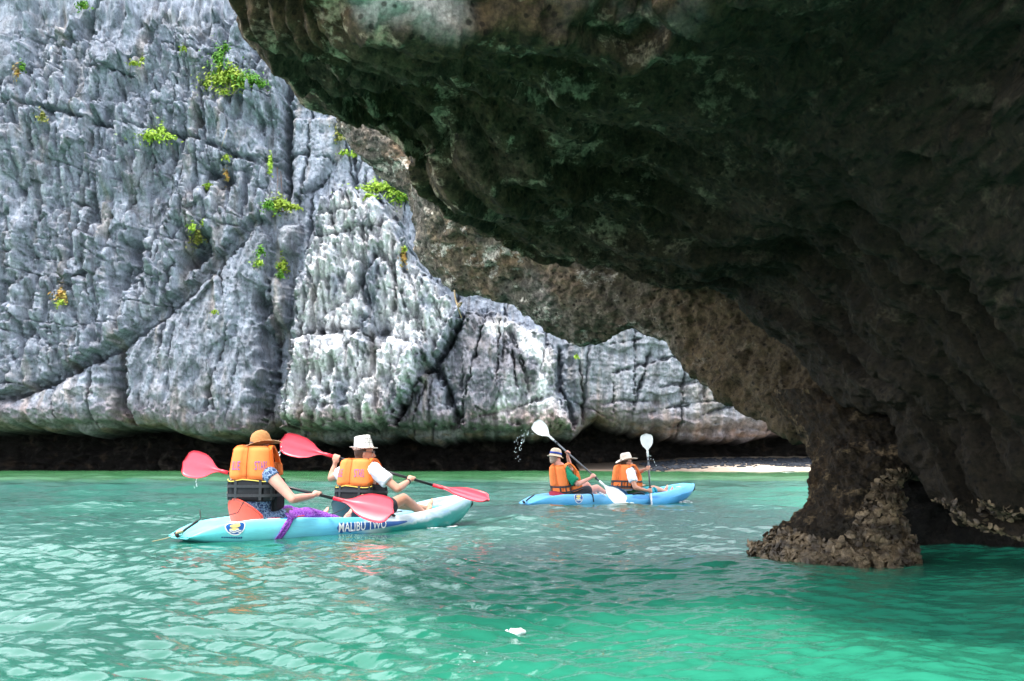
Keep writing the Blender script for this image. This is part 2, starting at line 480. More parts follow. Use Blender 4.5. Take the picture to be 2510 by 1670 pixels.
# joint-bounded blocks: every block stands out and tilts a little differently
def blocks(sx, sz_, amp, tilt, seed, wk=1.0):
    u, v = (X + WARPX * wk) / sx, (Z + WARPZ * wk) / sz_
    d, i = worley(u, v, np.zeros_like(X) + 0.5 + seed, seed)
    rr = np.random.default_rng(seed).uniform(-1, 1, (3, 256))
    return amp * rr[0][i] + tilt * (rr[1][i] * pnoise(u * .0 + i * .37, v * .0) + rr[1][i] * np.sin(u * 2.0) * .5 + rr[2][i] * np.sin(v * 2.0) * .5)
bm_ = np.clip(fbm(X * 0.16, Z * 0.2, octv=2) * 1.5 + 0.55, 0.1, 1)
h += up_m * (blocks(2.3, 3.8, 0.60, 0.5, 3) + blocks(0.85, 1.3, 0.24, 0.16, 5) * bm_ + fbm(X * 0.85 + 2, Z * 0.13, octv=4, ridge=True) * 0.55 - 1.7)
h += wl_m * (blocks(2.2, 4.2, 0.32, 0.4, 8) + blocks(0.9, 1.3, 0.08, 0.08, 9) * bm_)
h += pn_m * (blocks(1.5, 2.8, 0.45, 0.45, 12) + blocks(0.65, 0.95, 0.20, 0.16, 13))
h += rt_m * (blocks(1.7, 3.4, 0.40, 0.4, 15) + blocks(0.6, 1.0, 0.13, 0.10, 16) * bm_)
h += fw_m * (blocks(3.6, 1.1, 0.20, 0.15, 18) + blocks(1.1, 0.5, 0.10, 0.08, 19) * bm_)
# overall roughness
h += fbm(X * 1.6, Z * 0.9, octv=4, gain=0.55) * 0.32
h += fbm(X * 4.5, Z * 2.8, octv=3, gain=0.6, ridge=True) * 0.13

# solution hollows
wd, wid = worley(X * 0.55, Z * 0.40, np.zeros_like(X))
hole = np.clip(1 - wd / 0.22, 0, 1) * (wid % 5 == 0)
h -= hole ** 0.7 * 0.9
wd, wid = worley(X * 1.7, Z * 1.4, np.zeros_like(X) + 3.5, 9)
h -= (np.clip(1 - wd / 0.28, 0, 1) * (wid % 4 == 0)) ** 0.8 * 0.35

# cracks: pixel polylines, half width (m), depth (m)
cracks = [
    ([(-200, 180), (0, 226), (60, 243), (121, 255), (221, 279), (343, 294), (400, 305), (457, 318), (500, 333), (535, 353), (570, 366), (607, 374), (653, 364)], 0.15, 1.2, 1),
    ([(-100, 160), (32, 140), (89, 95), (150, 48), (158, 5), (200, -60)], 0.30, 1.6, 1),
    ([(-300, 1010), (0, 960), (60, 935), (130, 905), (202, 866), (250, 838), (295, 811), (354, 769), (404, 723), (497, 633), (550, 578), (606, 520)], 0.15, 1.3, 3),
    ([(251, 842), (250, 900), (260, 985), (266, 1040)], 0.35, 2.4, 3),
    ([(130, 905), (128, 860)], 0.25, 1.6, 3),
    ([(683, -60), (680, 120), (683, 250), (677, 336), (684, 422), (687, 490)], 0.32, 2.8, 1),
    ([(658, 360), (690, 355), (720, 350), (742, 348)], 0.08, 0.7, 1),
    ([(756, 360), (790, 358), (800, 372), (812, 360)], 0.06, 0.6, 1),
    ([(700, 466), (735, 448), (770, 425), (795, 392)], 0.12, 1.0, 1),
    ([(631, 700), (632, 790), (644, 879), (630, 955), (622, 1040)], 0.40, 3.0, 1),
    ([(749, 517), (800, 508), (840, 500), (881, 488)], 0.12, 0.9, 4),
    ([(752, 566), (800, 572), (830, 564), (858, 545), (900, 548), (944, 537)], 0.15, 1.2, 4),
    ([(884, 545), (887, 590), (890, 640), (887, 690), (905, 760)], 0.25, 1.6, 4),
    ([(915, 560), (933, 608), (912, 645), (887, 682), (850, 730), (800, 760)], 0.18, 1.3, 4),
    ([(933, 608), (960, 660), (985, 730), (1000, 800)], 0.18, 1.2, 4),
    ([(980, 640), (1010, 700), (1030, 780), (1040, 830)], 0.14, 1.0, 4),
    ([(740, 640), (770, 720), (800, 775)], 0.14, 1.0, 4),
    ([(690, 815), (760, 806), (850, 800), (900, 820), (960, 797)], 0.22, 1.3, 5),
    ([(748, 830), (752, 900), (745, 960), (735, 1040)], 0.16, 1.0, 5),
    ([(820, 865), (806, 920), (800, 1000)], 0.16, 1.0, 5),
    ([(893, 840), (884, 900), (876, 985), (878, 1050)], 0.16, 1.1, 5),
    ([(790, 992), (830, 990), (880, 984)], 0.10, 0.7, 5),
    ([(1040, 892), (1010, 950), (975, 1000), (942, 1045)], 0.16, 1.3, 4),
    ([(1135, 765), (1100, 830), (1061, 895), (1085, 930), (1112, 990), (1122, 1045)], 0.15, 1.3, 3),
    ([(1160, 760), (1200, 758), (1215, 790)], 0.12, 0.9, 3),
    ([(1240, 780), (1270, 850), (1290, 920), (1300, 975)], 0.16, 1.0, 3),
    ([(1160, 1022), (1260, 1000), (1350, 965)], 0.14, 0.9, 3),
    ([(1373, 838), (1377, 940), (1400, 985), (1418, 1056)], 0.2, 1.6, 2),
    ([(1493, 916), (1540, 902), (1600, 888), (1640, 876), (1692, 865), (1760, 850)], 0.09, 0.8, 0),
    ([(1500, 842), (1540, 834), (1580, 826)], 0.08, 0.7, 0),
    ([(1620, 950), (1660, 940), (1720, 932)], 0.07, 0.6, 0),
    ([(1590, 1012), (1660, 995), (1720, 985), (1800, 978)], 0.09, 0.7, 0),
    ([(1650, 1045), (1740, 1010), (1830, 985)], 0.12, 0.9, 0),
    ([(1730, 905), (1731, 980)], 0.10, 0.8, 0),
    ([(1893, 1025), (1890, 1060)], 0.12, 0.9, 0),
    ([(455, 545), (470, 590), (430, 640)], 0.7, 2.6, 2),
    ([(300, 560), (290, 640), (262, 720)], 0.75, 2.2, 2),
    ([(480, 385), (520, 405), (545, 445)], 0.5, 2.2, 2),
    ([(430, 100), (520, 118), (560, 112)], 0.10, 0.8, 0),
    ([(180, 140), (260, 150), (320, 170)], 0.09, 0.7, 0),
    ([(75, 128), (180, 135), (300, 160)], 0.08, 0.6, 0),
    ([(350, 70), (430, 82), (500, 95)], 0.08, 0.7, 0),
    ([(470, 10), (560, 25)], 0.10, 0.8, 0),
    ([(0, 610), (60, 622), (120, 625)], 0.08, 0.6, 0),
    ([(200, 600), (240, 632), (262, 640)], 0.08, 0.6, 0),
    ([(140, 480), (230, 500), (270, 530)], 0.08, 0.6, 0),
]
JAG = fbm(X * 1.8, Z * 1.8, octv=3) * 0.30
WVAR = np.clip(0.75 + 1.3 * fbm(X * 0.8 + 4, Z * 0.8, octv=3), 0.25, 1.7)
for pts, w, dep, rel in cracks:
    d, t = line_d(pp(pts, rel))
    d = np.abs(d + (WARPX + WARPZ) * 0.42 + JAG)
    fade = np.clip(np.minimum(t, 1 - t) * 8 + 0.25, 0, 1)
    d0, _ = line_d(pp(pts, rel))
    h -= dep * np.clip(1.25 * np.exp(-(d / (w * (0.35 + 0.8 * fade) * WVAR)) ** 1.6), 0, 1) * fade * (d0 < 3)
# random small bedding and joint cracks
r = np.random.default_rng(5)
for k in range(260):
    x0, z0 = r.uniform(-42, 22), r.uniform(5, 38)
    ang = r.normal(-0.12, 0.18) if r.random() < 0.6 else r.normal(1.5, 0.15)
    L = r.uniform(0.8, 3.5); w = r.uniform(0.035, 0.07); dep = r.uniform(0.25, 0.6)
    if max(upper[np.searchsorted(gz, z0), np.searchsorted(gx, x0)], farw[np.searchsorted(gz, z0), np.searchsorted(gx, x0)]) < 0: continue
    j0, j1 = np.searchsorted(gx, [x0 - L, x0 + L]); i0, i1 = np.searchsorted(gz, [z0 - L, z0 + L])
    xx, zz = X[i0:i1, j0:j1] - x0, Z[i0:i1, j0:j1] - z0
    al = xx * math.cos(ang) + zz * math.sin(ang)
    ac = -xx * math.sin(ang) + zz * math.cos(ang) + (WARPX[i0:i1, j0:j1] + WARPZ[i0:i1, j0:j1]) * 0.5
    ac = ac - np.mean(ac[np.abs(al) < L * 0.3]) if np.any(np.abs(al) < L * 0.3) else ac
    h[i0:i1, j0:j1] -= dep * np.exp(-(ac / w) ** 2) * np.clip((L - np.abs(al)) / (0.5 * L), 0, 1)

for k in range(120):          # steep joints
    x0, z0 = r.uniform(-42, 14), r.uniform(4, 37)
    L = r.uniform(1.5, 6.0); w = r.uniform(0.05, 0.13); dep = r.uniform(0.5, 1.3); ang = r.normal(1.52, 0.12)
    j0, j1 = np.searchsorted(gx, [x0 - 2.2, x0 + 2.2]); i0, i1 = np.searchsorted(gz, [z0 - L, z0 + L])
    xx, zz = X[i0:i1, j0:j1] - x0, Z[i0:i1, j0:j1] - z0
    al = xx * math.cos(ang) + zz * math.sin(ang)
    ac = -xx * math.sin(ang) + zz * math.cos(ang) + JAG[i0:i1, j0:j1] * 0.9 + WARPX[i0:i1, j0:j1] * 0.25
    h[i0:i1, j0:j1] -= dep * np.exp(-(np.abs(ac) / (w * WVAR[i0:i1, j0:j1])) ** 1.5) * np.clip((L - np.abs(al)) / (0.4 * L), 0, 1)

# tidal notch along the waterline
bx, bz = zip(*[xz(a, b, 3) for a, b in [(-1500, 1050), (-300, 1045), (0, 1033), (60, 1040), (140, 1046), (240, 1030), (330, 1030), (385, 1036), (410, 1056), (440, 1064), (520, 1062), (600, 1050), (640, 1030), (670, 1062), (690, 1066), (800, 1070), (925, 1064), (950, 1050), (985, 1052), (1010, 1068), (1070, 1072), (1110, 1060), (1180, 1056), (1300, 1058), (1400, 1058), (1428, 1050), (1445, 1026), (1475, 1012), (1530, 1036), (1600, 1046), (1650, 1048), (1700, 1062), (1760, 1066), (1850, 1066), (1930, 1052), (2010, 1040), (2600, 1045)]])
zB = np.interp(X, bx, bz) + fbm(X * 0.9, Z * 0 + 2, octv=4) * 0.55
below = zB - Z
h -= 0.9 * np.exp(-np.clip(-below, 0, 9) / 0.45) * (below < 0)
h -= np.where(below > 0, 0.9, 0)
und = sstep(0, 0.6, below) * 1.8 + sstep(0.35, 0.8, below) * 8.0
wall = -9.0 + fbm(X * 0.5, Z * 0.8, octv=4, ridge=True) * 1.6
h = np.where(below > 0, np.maximum(h - und, np.minimum(wall, h)), h)
h = np.where(below > 0.8, h * 0 + wall, h)
# keep the sheet away from kinks at the coarse margins
Yc = CLIFF_D - h
Vc = np.stack([X, Yc, Z], -1)

# ---- colour of the rock (stone and stains, near-black inside the notch)
g = np.ones(X.shape + (3,)) * np.array([0.265, 0.293, 0.350])
def paint(mask, c, k=1.0):
    global g
    m = (np.clip(mask, 0, 1) * k)[..., None]
    g = g * (1 - m) + np.array(c) * m
white = sstep(0.2, 1.5, np.maximum(pinn, lump)) * sstep(-0.35, 0.25, fbm(X * 0.5, Z * 0.3 + 11, octv=4) + 0.12)
paint(white, (0.80, 0.80, 0.82), 0.95)
rw = sstep(0.0, 1.2, right) * sstep(-0.1, 0.3, fbm(X * 0.4 + 5, Z * 0.28, octv=4) + (X - xz(1225, 900, 3)[0]) * 0.10)
paint(rw, (0.76, 0.76, 0.775), 0.9)
paint(sstep(0, 1, np.maximum(right, knob)) * (1 - rw), (0.17, 0.165, 0.19), 0.8)
paint(sstep(0, 1, wedge) * sstep(-0.2, 0.3, fbm(X * 0.3, Z * 0.4 + 30, octv=3)), (0.205, 0.225, 0.26), 0.7)
paint(sstep(0, 1, np.maximum.reduce(bld)), (0.31, 0.32, 0.35), 0.8)
paint(fw_m, (0.215, 0.225, 0.25), 0.7)
paint(fw_m * sstep(-0.1, 0.4, fbm(X * 1.3, Z * 0.06, octv=3)), (0.20, 0.21, 0.235), 0.7)
paint(fw_m * sstep(0.1, 0.4, fbm(X * 1.1 + 50, Z * 0.05, octv=3)), (0.42, 0.40, 0.40), 0.6)
streak = sstep(0.05, 0.4, fbm(X * 1.8, Z * 0.10 + 60, octv=3)); paint(streak * up_m, (0.40, 0.42, 0.46), 0.6)
streak = sstep(0.1, 0.4, fbm(X * 1.5 + 30, Z * 0.08, octv=3)); paint(streak * (Z < 22), (0.19, 0.20, 0.23), 0.45)
rust = sstep(0.16, 0.42, fbm(X * 0.8 + 70, Z * 0.12 + 9, octv=4)); paint(rust, (0.33, 0.27, 0.22), 0.45)
blk = sstep(0.20, 0.42, fbm(X * 1.3 + 15, Z * 0.10 + 3, octv=4)); paint(blk * (1 - white * 0.7), (0.10, 0.105, 0.115), 0.6)
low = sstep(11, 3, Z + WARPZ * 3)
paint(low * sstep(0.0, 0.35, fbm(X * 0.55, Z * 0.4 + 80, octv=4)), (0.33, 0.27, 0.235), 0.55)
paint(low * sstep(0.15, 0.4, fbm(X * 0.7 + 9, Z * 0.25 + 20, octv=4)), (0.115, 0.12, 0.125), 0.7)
paint(sstep(-0.5, 0.0, below) * sstep(0.7, 0.3, below) * sstep(-0.1, 0.3, fbm(X * 0.5, Z * 2, octv=3)), (0.24, 0.18, 0.12), 0.7)
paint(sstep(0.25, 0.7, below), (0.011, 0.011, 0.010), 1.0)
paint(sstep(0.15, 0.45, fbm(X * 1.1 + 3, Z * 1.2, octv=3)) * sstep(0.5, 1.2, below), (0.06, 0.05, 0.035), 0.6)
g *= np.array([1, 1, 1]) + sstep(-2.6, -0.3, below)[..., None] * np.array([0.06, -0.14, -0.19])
g *= (1 + 0.20 * fbm(X * 2.5, Z * 1.5, octv=3))[..., None]

t = NT('limestone')
p = t.pos()
tint = t.attr('tint')
n1 = t.noise(t.mapv(p, (1.6, 1.0, 0.8)), 1.0, 8, 0.68)
n2 = t.noise(t.mapv(p, (3.4, 2.0, 0.5)), 1.0, 7, 0.68, 0.5)
n3 = t.noise(t.mapv(p, (1, 1, 1), (31, 7, 3)), 3.6, 6, 0.7, 0.6)
c = t.mix(1.0, tint, t.ramp(n1, [(0.30, 0.45), (0.5, 1.0), (0.72, 1.5)]), 'MULTIPLY')
c = t.mix(1.0, c, t.ramp(n2, [(0.34, 0.72), (0.55, 1.05)]), 'MULTIPLY')
c = t.mix(t.ramp(n3, [(0.54, 0.0), (0.66, 0.75)]), c, t.mix(1.0, c, (0.30, 0.32, 0.35), 'MULTIPLY'))
c = t.mix(t.ramp(t.noise(p, 0.35, 4, 0.6), [(0.55, 0.0), (0.72, 0.22)]), c, (0.36, 0.30, 0.24))
bm = t.bump(t.noise(t.mapv(p, (1.5, 1.5, 0.9)), 4.0, 9, 0.72), 0.75, 0.35)
bm = t.bump(t.voro(t.mapv(p, (1, 1, 0.6)), 5.0), 0.35, 0.10, bm)
M_lime = t.done(c, 0.9, 0.2, bm)

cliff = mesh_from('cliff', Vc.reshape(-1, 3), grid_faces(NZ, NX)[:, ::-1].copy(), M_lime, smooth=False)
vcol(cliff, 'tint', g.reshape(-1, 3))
tag(cliff, 'tall pale grey limestone cliff with fluted pinnacles above a dark tidal notch', kind='structure')
# the plateau behind the cliff's edge, so the wall is solid
back = np.array([[-64, 84, 42.7], [46, 84, 42.7], [46, 150, 44], [-64, 150, 44], [-64, 150, -2], [46, 150, -2], [-64, 83, -2], [46, 83, -2]])
hill = mesh_from('hill', back, [(0, 1, 2, 3), (3, 2, 5, 4), (0, 3, 4, 6), (1, 7, 5, 2)], M_lime, smooth=False)
vcol(hill, 'tint', np.ones((8, 3)) * 0.25)
tag(hill, kind='structure')

def on_cliff(px, py, out=0.0):
    """point on the cliff's face seen at a photograph pixel"""
    d = CLIFF_D
    for _ in range(14):
        q = P(px, py, d)
        ix = np.clip(np.searchsorted(gx, q[0]), 0, NX - 1); iz = np.clip(np.searchsorted(gz, q[2]), 0, NZ - 1)
        d = 0.5 * d + 0.5 * Yc[iz, ix]
    return P(px, py, d - out)
# ================================================================== THE SEA
def wave_set(n, seed, lo, hi, slope, spread, main):
    r = np.random.default_rng(seed); out = []
    for i in range(n):
        lam = lo * (hi / lo) ** r.random()
        a = r.normal(main, spread); k = 2 * math.pi / lam
        out.append((k * math.cos(a), k * math.sin(a), slope * lam / (2 * math.pi) * r.uniform(0.5, 1.5) / math.sqrt(n / 2), r.uniform(0, 6.28)))
    return out
WAVES = (wave_set(14, 3, 1.6, 5.5, 0.055, 0.5, math.radians(70)) +
         wave_set(40, 4, 0.45, 1.4, 0.065, 0.75, math.radians(75)) +
         wave_set(60, 5, 0.08, 0.30, 0.30, 0.50, math.radians(80)) +
         wave_set(24, 6, 0.06, 0.12, 0.11, 0.7, math.radians(85)))

K1 = dict(s=np.array([P(438, 1310, 9.4)[0], 9.4, 0.0]), a=math.radians(45))
K2 = dict(s=np.array([P(1286, 1228, 17.0)[0], 17.0, 0.0]), a=math.radians(30))
def kl(K, s, l, z=0.0):
    """kayak coordinates: metres from the stern, metres to the left, height over the water"""
    c, sn = math.cos(K['a']), math.sin(K['a'])
    return K['s'] + np.array([c * s - sn * l, sn * s + c * l, z])

def sea_z(x, y, gs=None):
    z = np.zeros_like(x)
    gust = 0.75 + 0.55 * fbm(x * 0.16 + 3, y * 0.10, octv=3)
    calm = sstep(46, 34, y) * 0.93 + 0.07
    shel = np.clip(gust, 0.2, 1.5) * calm
    # lee of the cave: quieter water right in front of the camera
    lee = 1 - 0.62 * sstep(-0.6, 2.2, x + 0.20 * (y - 6.5)) * sstep(9.0, 5.5, y)
    for i, (kx, ky, A, ph) in enumerate(WAVES):
        w = A * np.sin(kx * x + ky * y + ph + 0.0)
        if gs is not None:
            w = w * np.exp(-((np.abs(ky) * gs[1] + np.abs(kx) * gs[0]) / 2.1) ** 2)
        z = z + w * (1.0 if i < 14 else shel * lee)
    # sharper crests
    z = z + 0.9 * z * np.abs(z) * 4.0
    for K in (K1, K2):
        c, sn = math.cos(K['a']), math.sin(K['a'])
        dx, dy = x - K['s'][0], y - K['s'][1]
        s = dx * c + dy * sn; l = -dx * sn + dy * c
        ins = sstep(0.75, 0.25, np.abs(l)) * sstep(-0.5, 0.1, s) * sstep(4.2, 3.6, s)
        z = z * (1 - 0.75 * ins) - 0.012 * ins
    return z

rows = [1.2]
while rows[-1] < 100:
    y_ = rows[-1]; rows.append(y_ * (1.03 if y_ < 2.8 else 1.0040 if y_ < 30 else 1.008 if y_ < 46 else 1.016))
rows = np.array(rows)
tcol = np.concatenate([-np.geomspace(3.4, 0.62, 22)[:-1], np.linspace(-0.62, 0.62, 740), np.geomspace(0.62, 3.4, 22)[1:]])
TX, RY = np.meshgrid(tcol, rows)
sx = TX * RY
dys = np.gradient(rows)[:, None] * np.ones_like(TX); dxs = np.gradient(tcol)[None, :] * RY
sz = sea_z(sx, RY, (dxs, dys))
SV = np.stack([sx, RY, sz], -1).reshape(-1, 3)
SF = grid_faces(len(rows), len(tcol))
nb = len(SV)
# plain water beyond: behind the camera and out to the sides and the far sea
x0, y0, x1, y1 = tcol[0], rows[0], tcol[-1], rows[-1]
extra = np.array([[x0 * y0, y0, 0], [x1 * y0, y0, 0], [-400, y0, 0], [400, y0, 0], [-400, -600, 0], [400, -600, 0],
                  [x0 * y1, y1, 0], [-400, y1, 0], [x1 * y1, y1, 0], [400, y1, 0]]) - np.array([0, 0, 0.02])
ef = np.array([[2, 4, 5, 3], [0, 2, 7, 6], [3, 1, 8, 9]])
SV = np.concatenate([SV, extra]); SF = np.concatenate([SF, ef + nb])
t = NT('sea_water')
p = t.pos(); xyz = t.sep(p)
cn = t.noise(t.mapv(p, (0.22, 0.13, 1)), 1.0, 3)
deep = t.mix(t.ramp(cn, [(0.35, 0), (0.65, 1)]), (0.009, 0.088, 0.058), (0.013, 0.112, 0.072))
near_ = t.math('ADD', t.math('ADD', xyz[0], t.math('MULTIPLY', xyz[1], -0.35)), t.math('MULTIPLY', cn, 3.0))
deep = t.mix(t.ramp(t.math('DIVIDE', t.math('ADD', near_, 6.0), 12.0), [(0.36, 0.0), (0.60, 1.0)]), deep, (0.022, 0.205, 0.124))      # pale sand bottom by the arch
shore = t.math('ADD', xyz[1], t.math('MULTIPLY', t.noise(t.mapv(p, (0.10, 0.3, 1)), 1.0, 3), 8.0))
shal = t.mix(t.ramp(t.noise(t.mapv(p, (0.3, 0.10, 1)), 1.0, 4), [(0.35, 0), (0.65, 1)]), (0.034, 0.150, 0.052), (0.062, 0.190, 0.076))
c = t.mix(t.ramp(t.math('DIVIDE', shore, 100.0), [(0.395, 0.0), (0.43, 1.0)]), deep, shal)
far = t.ramp(t.math('DIVIDE', xyz[1], 100.0), [(0.05, 1.0), (0.40, 0.65), (0.48, 0.12)])
b = t.bump(t.noise(t.mapv(p, (9.0, 13.0, 1)), 1.0, 4, 0.55, 0.2), 0.30, 0.03)
b2 = t.node('ShaderNodeBump'); t.l.new(t.noise(t.mapv(p, (2.2, 3.6, 1)), 1.0, 3, 0.55, 0.3), b2.inputs['Height'])
b2.inputs['Distance'].default_value = 0.13; t.l.new(t.math('MULTIPLY', far, 0.22), b2.inputs['Strength']); t.l.new(b, b2.inputs['Normal'])
rough = t.ramp(t.math('DIVIDE', xyz[1], 100.0), [(0.0, 0.03), (0.5, 0.12)])
M_sea = t.done(c, rough, 0.85, b2.outputs[0], IOR=1.333)
sea = mesh_from('sea', SV, SF, M_sea)
tag(sea, kind='structure')

# ================================================================== THE ROCK ARCH in front
def rock_loft(name, ctrl, nu, rowcounts, mat, amp=0.12, pit=0.05, seed=0, closed=False, freq=1.0, parent=None, pitfreq=3.2, lumps=(), strata=0.0, ledges=None):
    """ctrl[row][col] control points -> dense eroded rock surface"""
    C = np.array(ctrl, float)
    if isinstance(nu, int): Cu = catmull(np.swapaxes(C, 0, 1), nu)
    else: Cu = resample_rows(np.swapaxes(C, 0, 1), nu)
    V = resample_rows(np.swapaxes(Cu, 0, 1), rowcounts)
    N = grid_normals(V)
    x, y, z = V[..., 0] * freq + seed * 3.1, V[..., 1] * freq, V[..., 2] * freq
    d = fbm(x * 0.9, y * 0.9, z * 0.9, 4, 0.55) * amp * 1.5
    d += fbm(x * 2.6, y * 2.6, z * 3.4, 3, 0.55, ridge=True) * amp * 0.40
    wq, wi = worley(x * pitfreq + d, y * pitfreq, z * pitfreq, seed)
    d -= np.clip(1 - wq / 0.50, 0, 1) ** 0.8 * pit * (0.4 + 0.6 * (wi % 3 == 0))
    wq, wi = worley(x * pitfreq * 3, y * pitfreq * 3, z * pitfreq * 3, seed + 5)
    d -= np.clip(1 - wq / 0.55, 0, 1) * pit * 0.36 * (wi % 2 == 0)
    d += fbm(x * 8, y * 8, z * 8, 3, 0.62, ridge=True) * amp * 0.34
    wq, wi = worley(x * 11, y * 11, z * 11, seed + 8)
    d += (0.45 - wq) * amp * 0.22
    if strata:
        q = fbm(V[..., 0] * .35 + V[..., 1] * .1 + seed, V[..., 1] * 1.1 - V[..., 0] * .25, V[..., 2] * 1.9, 3, .5, ridge=True)
        d += strata * q
    if ledges:      # long overhanging ledges that run along the rock
        tt = np.linspace(0, ledges[0], V.shape[0])[:, None] + 0.9 * fbm(V[..., 0] * .6, V[..., 1] * .6, V[..., 2] * .6 + 4, 3) + 0.12 * fbm(x * 4, y * 4, z * 4, 2)
        fr = tt - np.floor(tt)
        keepe = sstep(ledges[2] + 2, ledges[2] + 34, np.arange(V.shape[0]))[:, None]
        d += keepe * ledges[1] * (fr - sstep(0.86, 1.0, fr) - 0.35) * (0.4 + 0.9 * np.clip(fbm(V[..., 0] * .8 + 9, V[..., 1] * .8, V[..., 2], 2) + .5, 0, 1))
    V = V + N * d[..., None]
    for (c, rad, amp_, dr) in lumps:
        w = np.exp(-(np.linalg.norm((V - c) * np.array([1, .8, 1.25]), axis=-1) / rad) ** 2.5)
        V = V + w[..., None] * amp_ * unit(dr)
    o = mesh_from(name, V.reshape(-1, 3), grid_faces(V.shape[0], V.shape[1]), mat, parent)
    return o, V, N

def cave_rock(name, base, green, pale, brown, gscale=1.0, pscale=1.0, sunlit=None, low=None, side=None):
    t = NT(name); p = t.pos()
    n1 = t.noise(p, 0.9 * gscale, 6, 0.62)
    n2 = t.noise(t.mapv(p, (1, 1, 1), (9, 4, 2)), 0.7 * gscale, 5, 0.6, 0.4)
    n3 = t.noise(t.mapv(p, (1, 1, 1.6), (3, 14, 5)), 2.6 * pscale, 7, 0.72, 0.3)
    n4 = t.noise(t.mapv(p, (1, 1, 1), (1, 2, 25)), 11 * pscale, 5, 0.7)
    c = t.mix(t.ramp(n1, [(0.40, 0), (0.58, 1)]), base, green)
    c = t.mix(t.ramp(n2, [(0.50, 0), (0.64, 0.85)]), c, brown)
    c = t.mix(t.math('MULTIPLY', t.ramp(n3, [(0.555, 0), (0.60, 0.9)]), t.ramp(t.voro(p, 26 * pscale, 'F1'), [(0.20, 0.25), (0.34, 1.0)])), c, pale)
    c = t.mix(1.0, c, t.ramp(n4, [(0.38, 0.45), (0.5, 1.0), (0.62, 1.6)]), 'MULTIPLY')
    q = t.sep(p); jit = t.math('MULTIPLY', t.math('SUBTRACT', n1, 0.5), 1.6)
    if low:      # brown band wetted by the tide
        f = t.math('DIVIDE', t.math('SUBTRACT', low[0], t.math('ADD', q[2], jit)), low[0] - low[1], True)
        c = t.mix(t.math('MULTIPLY', f, 0.92), c, t.mix(1.0, t.mix(n3, low[2], tuple(1.6 * k for k in low[2])), t.ramp(n4, [(0.3, 0.5), (0.7, 1.6)]), 'MULTIPLY'))
    if side:  # painted shade: rock colour darkens towards the right-hand side
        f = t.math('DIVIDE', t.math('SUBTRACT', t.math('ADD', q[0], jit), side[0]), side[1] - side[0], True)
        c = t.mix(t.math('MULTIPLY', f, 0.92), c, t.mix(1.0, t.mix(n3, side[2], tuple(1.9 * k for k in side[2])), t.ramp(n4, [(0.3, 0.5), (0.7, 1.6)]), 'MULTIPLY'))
    if sunlit: c = t.mix(t.math('MULTIPLY', t.attr('sunlit'), 0.9), c, t.mix(n3, tuple(q * .55 for q in sunlit), sunlit))  # painted sunlight: pale patches mixed into the rock colour
    n5 = t.noise(p, 34 * pscale, 5, 0.75)
    c = t.mix(1.0, c, t.ramp(n5, [(0.36, 0.62), (0.5, 1.0), (0.64, 1.45)]), 'MULTIPLY')
    v = t.voro(p, 14 * pscale)
    c = t.mix(t.ramp(v, [(0.16, 0.85), (0.24, 0.0)]), c, t.mix(1.0, c, (0.18, 0.17, 0.16), 'MULTIPLY'))
    b = t.bump(t.noise(p, 6 * pscale, 9, 0.72), 0.9, 0.10)
    b = t.bump(v, 0.6, 0.03, b)
    b = t.bump(t.noise(p, 45 * pscale, 4, 0.7), 0.6, 0.015, b)
    return t.done(c, 0.85, 0.25, b)

M_roof = cave_rock('arch_rock', (0.110, 0.070, 0.046), (0.072, 0.050, 0.024), (0.42, 0.32, 0.22), (0.085, 0.046, 0.020), low=(1.75, 0.5, (0.026, 0.015, 0.006)), side=(-0.4, 1.8, (0.011, 0.008, 0.0045)), sunlit=(0.72, 0.69, 0.64))
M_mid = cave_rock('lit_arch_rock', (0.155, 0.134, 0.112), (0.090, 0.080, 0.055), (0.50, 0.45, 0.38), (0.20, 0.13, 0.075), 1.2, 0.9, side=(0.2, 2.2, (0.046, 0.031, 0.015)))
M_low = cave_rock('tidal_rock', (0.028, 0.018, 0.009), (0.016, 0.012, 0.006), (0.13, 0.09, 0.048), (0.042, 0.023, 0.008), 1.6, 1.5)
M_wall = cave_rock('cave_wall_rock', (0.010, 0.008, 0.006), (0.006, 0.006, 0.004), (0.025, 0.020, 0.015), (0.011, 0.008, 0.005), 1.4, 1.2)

def up(p, dx, dy, dz): return p + np.array([dx, dy, dz])

# ---- near roof of the arch
lip = [(615, -190, 4.5), (632, 5, 4.9), (750, 192, 5.6), (880, 268, 6.4), (1030, 318, 7.0), (1080, 418, 7.4), (1195, 530, 8.1), (1425, 626, 8.6), (1610, 662, 8.7), (1765, 696, 8.6), (1935, 818, 8.2), (2065, 955, 7.8), (2205, 1000, 7.4), (2295, 1125, 7.1), (2355, 1252, 6.9), (2510, 1285, 6.7), (2850, 1330, 6.4)]
r3 = [(670, -200, 4.25), (690, 20, 4.6), (825, 150, 5.2), (925, 225, 5.9), (1100, 285, 6.5), (1150, 385, 6.8), (1260, 500, 7.5), (1450, 590, 8.0), (1620, 615, 8.1), (1780, 640, 8.0), (1990, 740, 7.6), (2150, 880, 7.2), (2290, 945, 6.9), (2390, 1060, 6.7), (2440, 1180, 6.55), (2560, 1215, 6.4), (2860, 1260, 6.1)]
r4 = [(740, -220, 4.0), (760, 20, 4.4), (900, 110, 4.85), (1040, 165, 5.3), (1200, 225, 5.8), (1270, 290, 6.1), (1380, 400, 6.7), (1560, 480, 6.9), (1700, 500, 6.9), (1850, 525, 6.8), (2090, 600, 6.5), (2260, 720, 6.2), (2390, 830, 6.0), (2490, 940, 5.9), (2560, 1060, 5.8), (2680, 1100, 5.8), (2900, 1150, 5.6)]
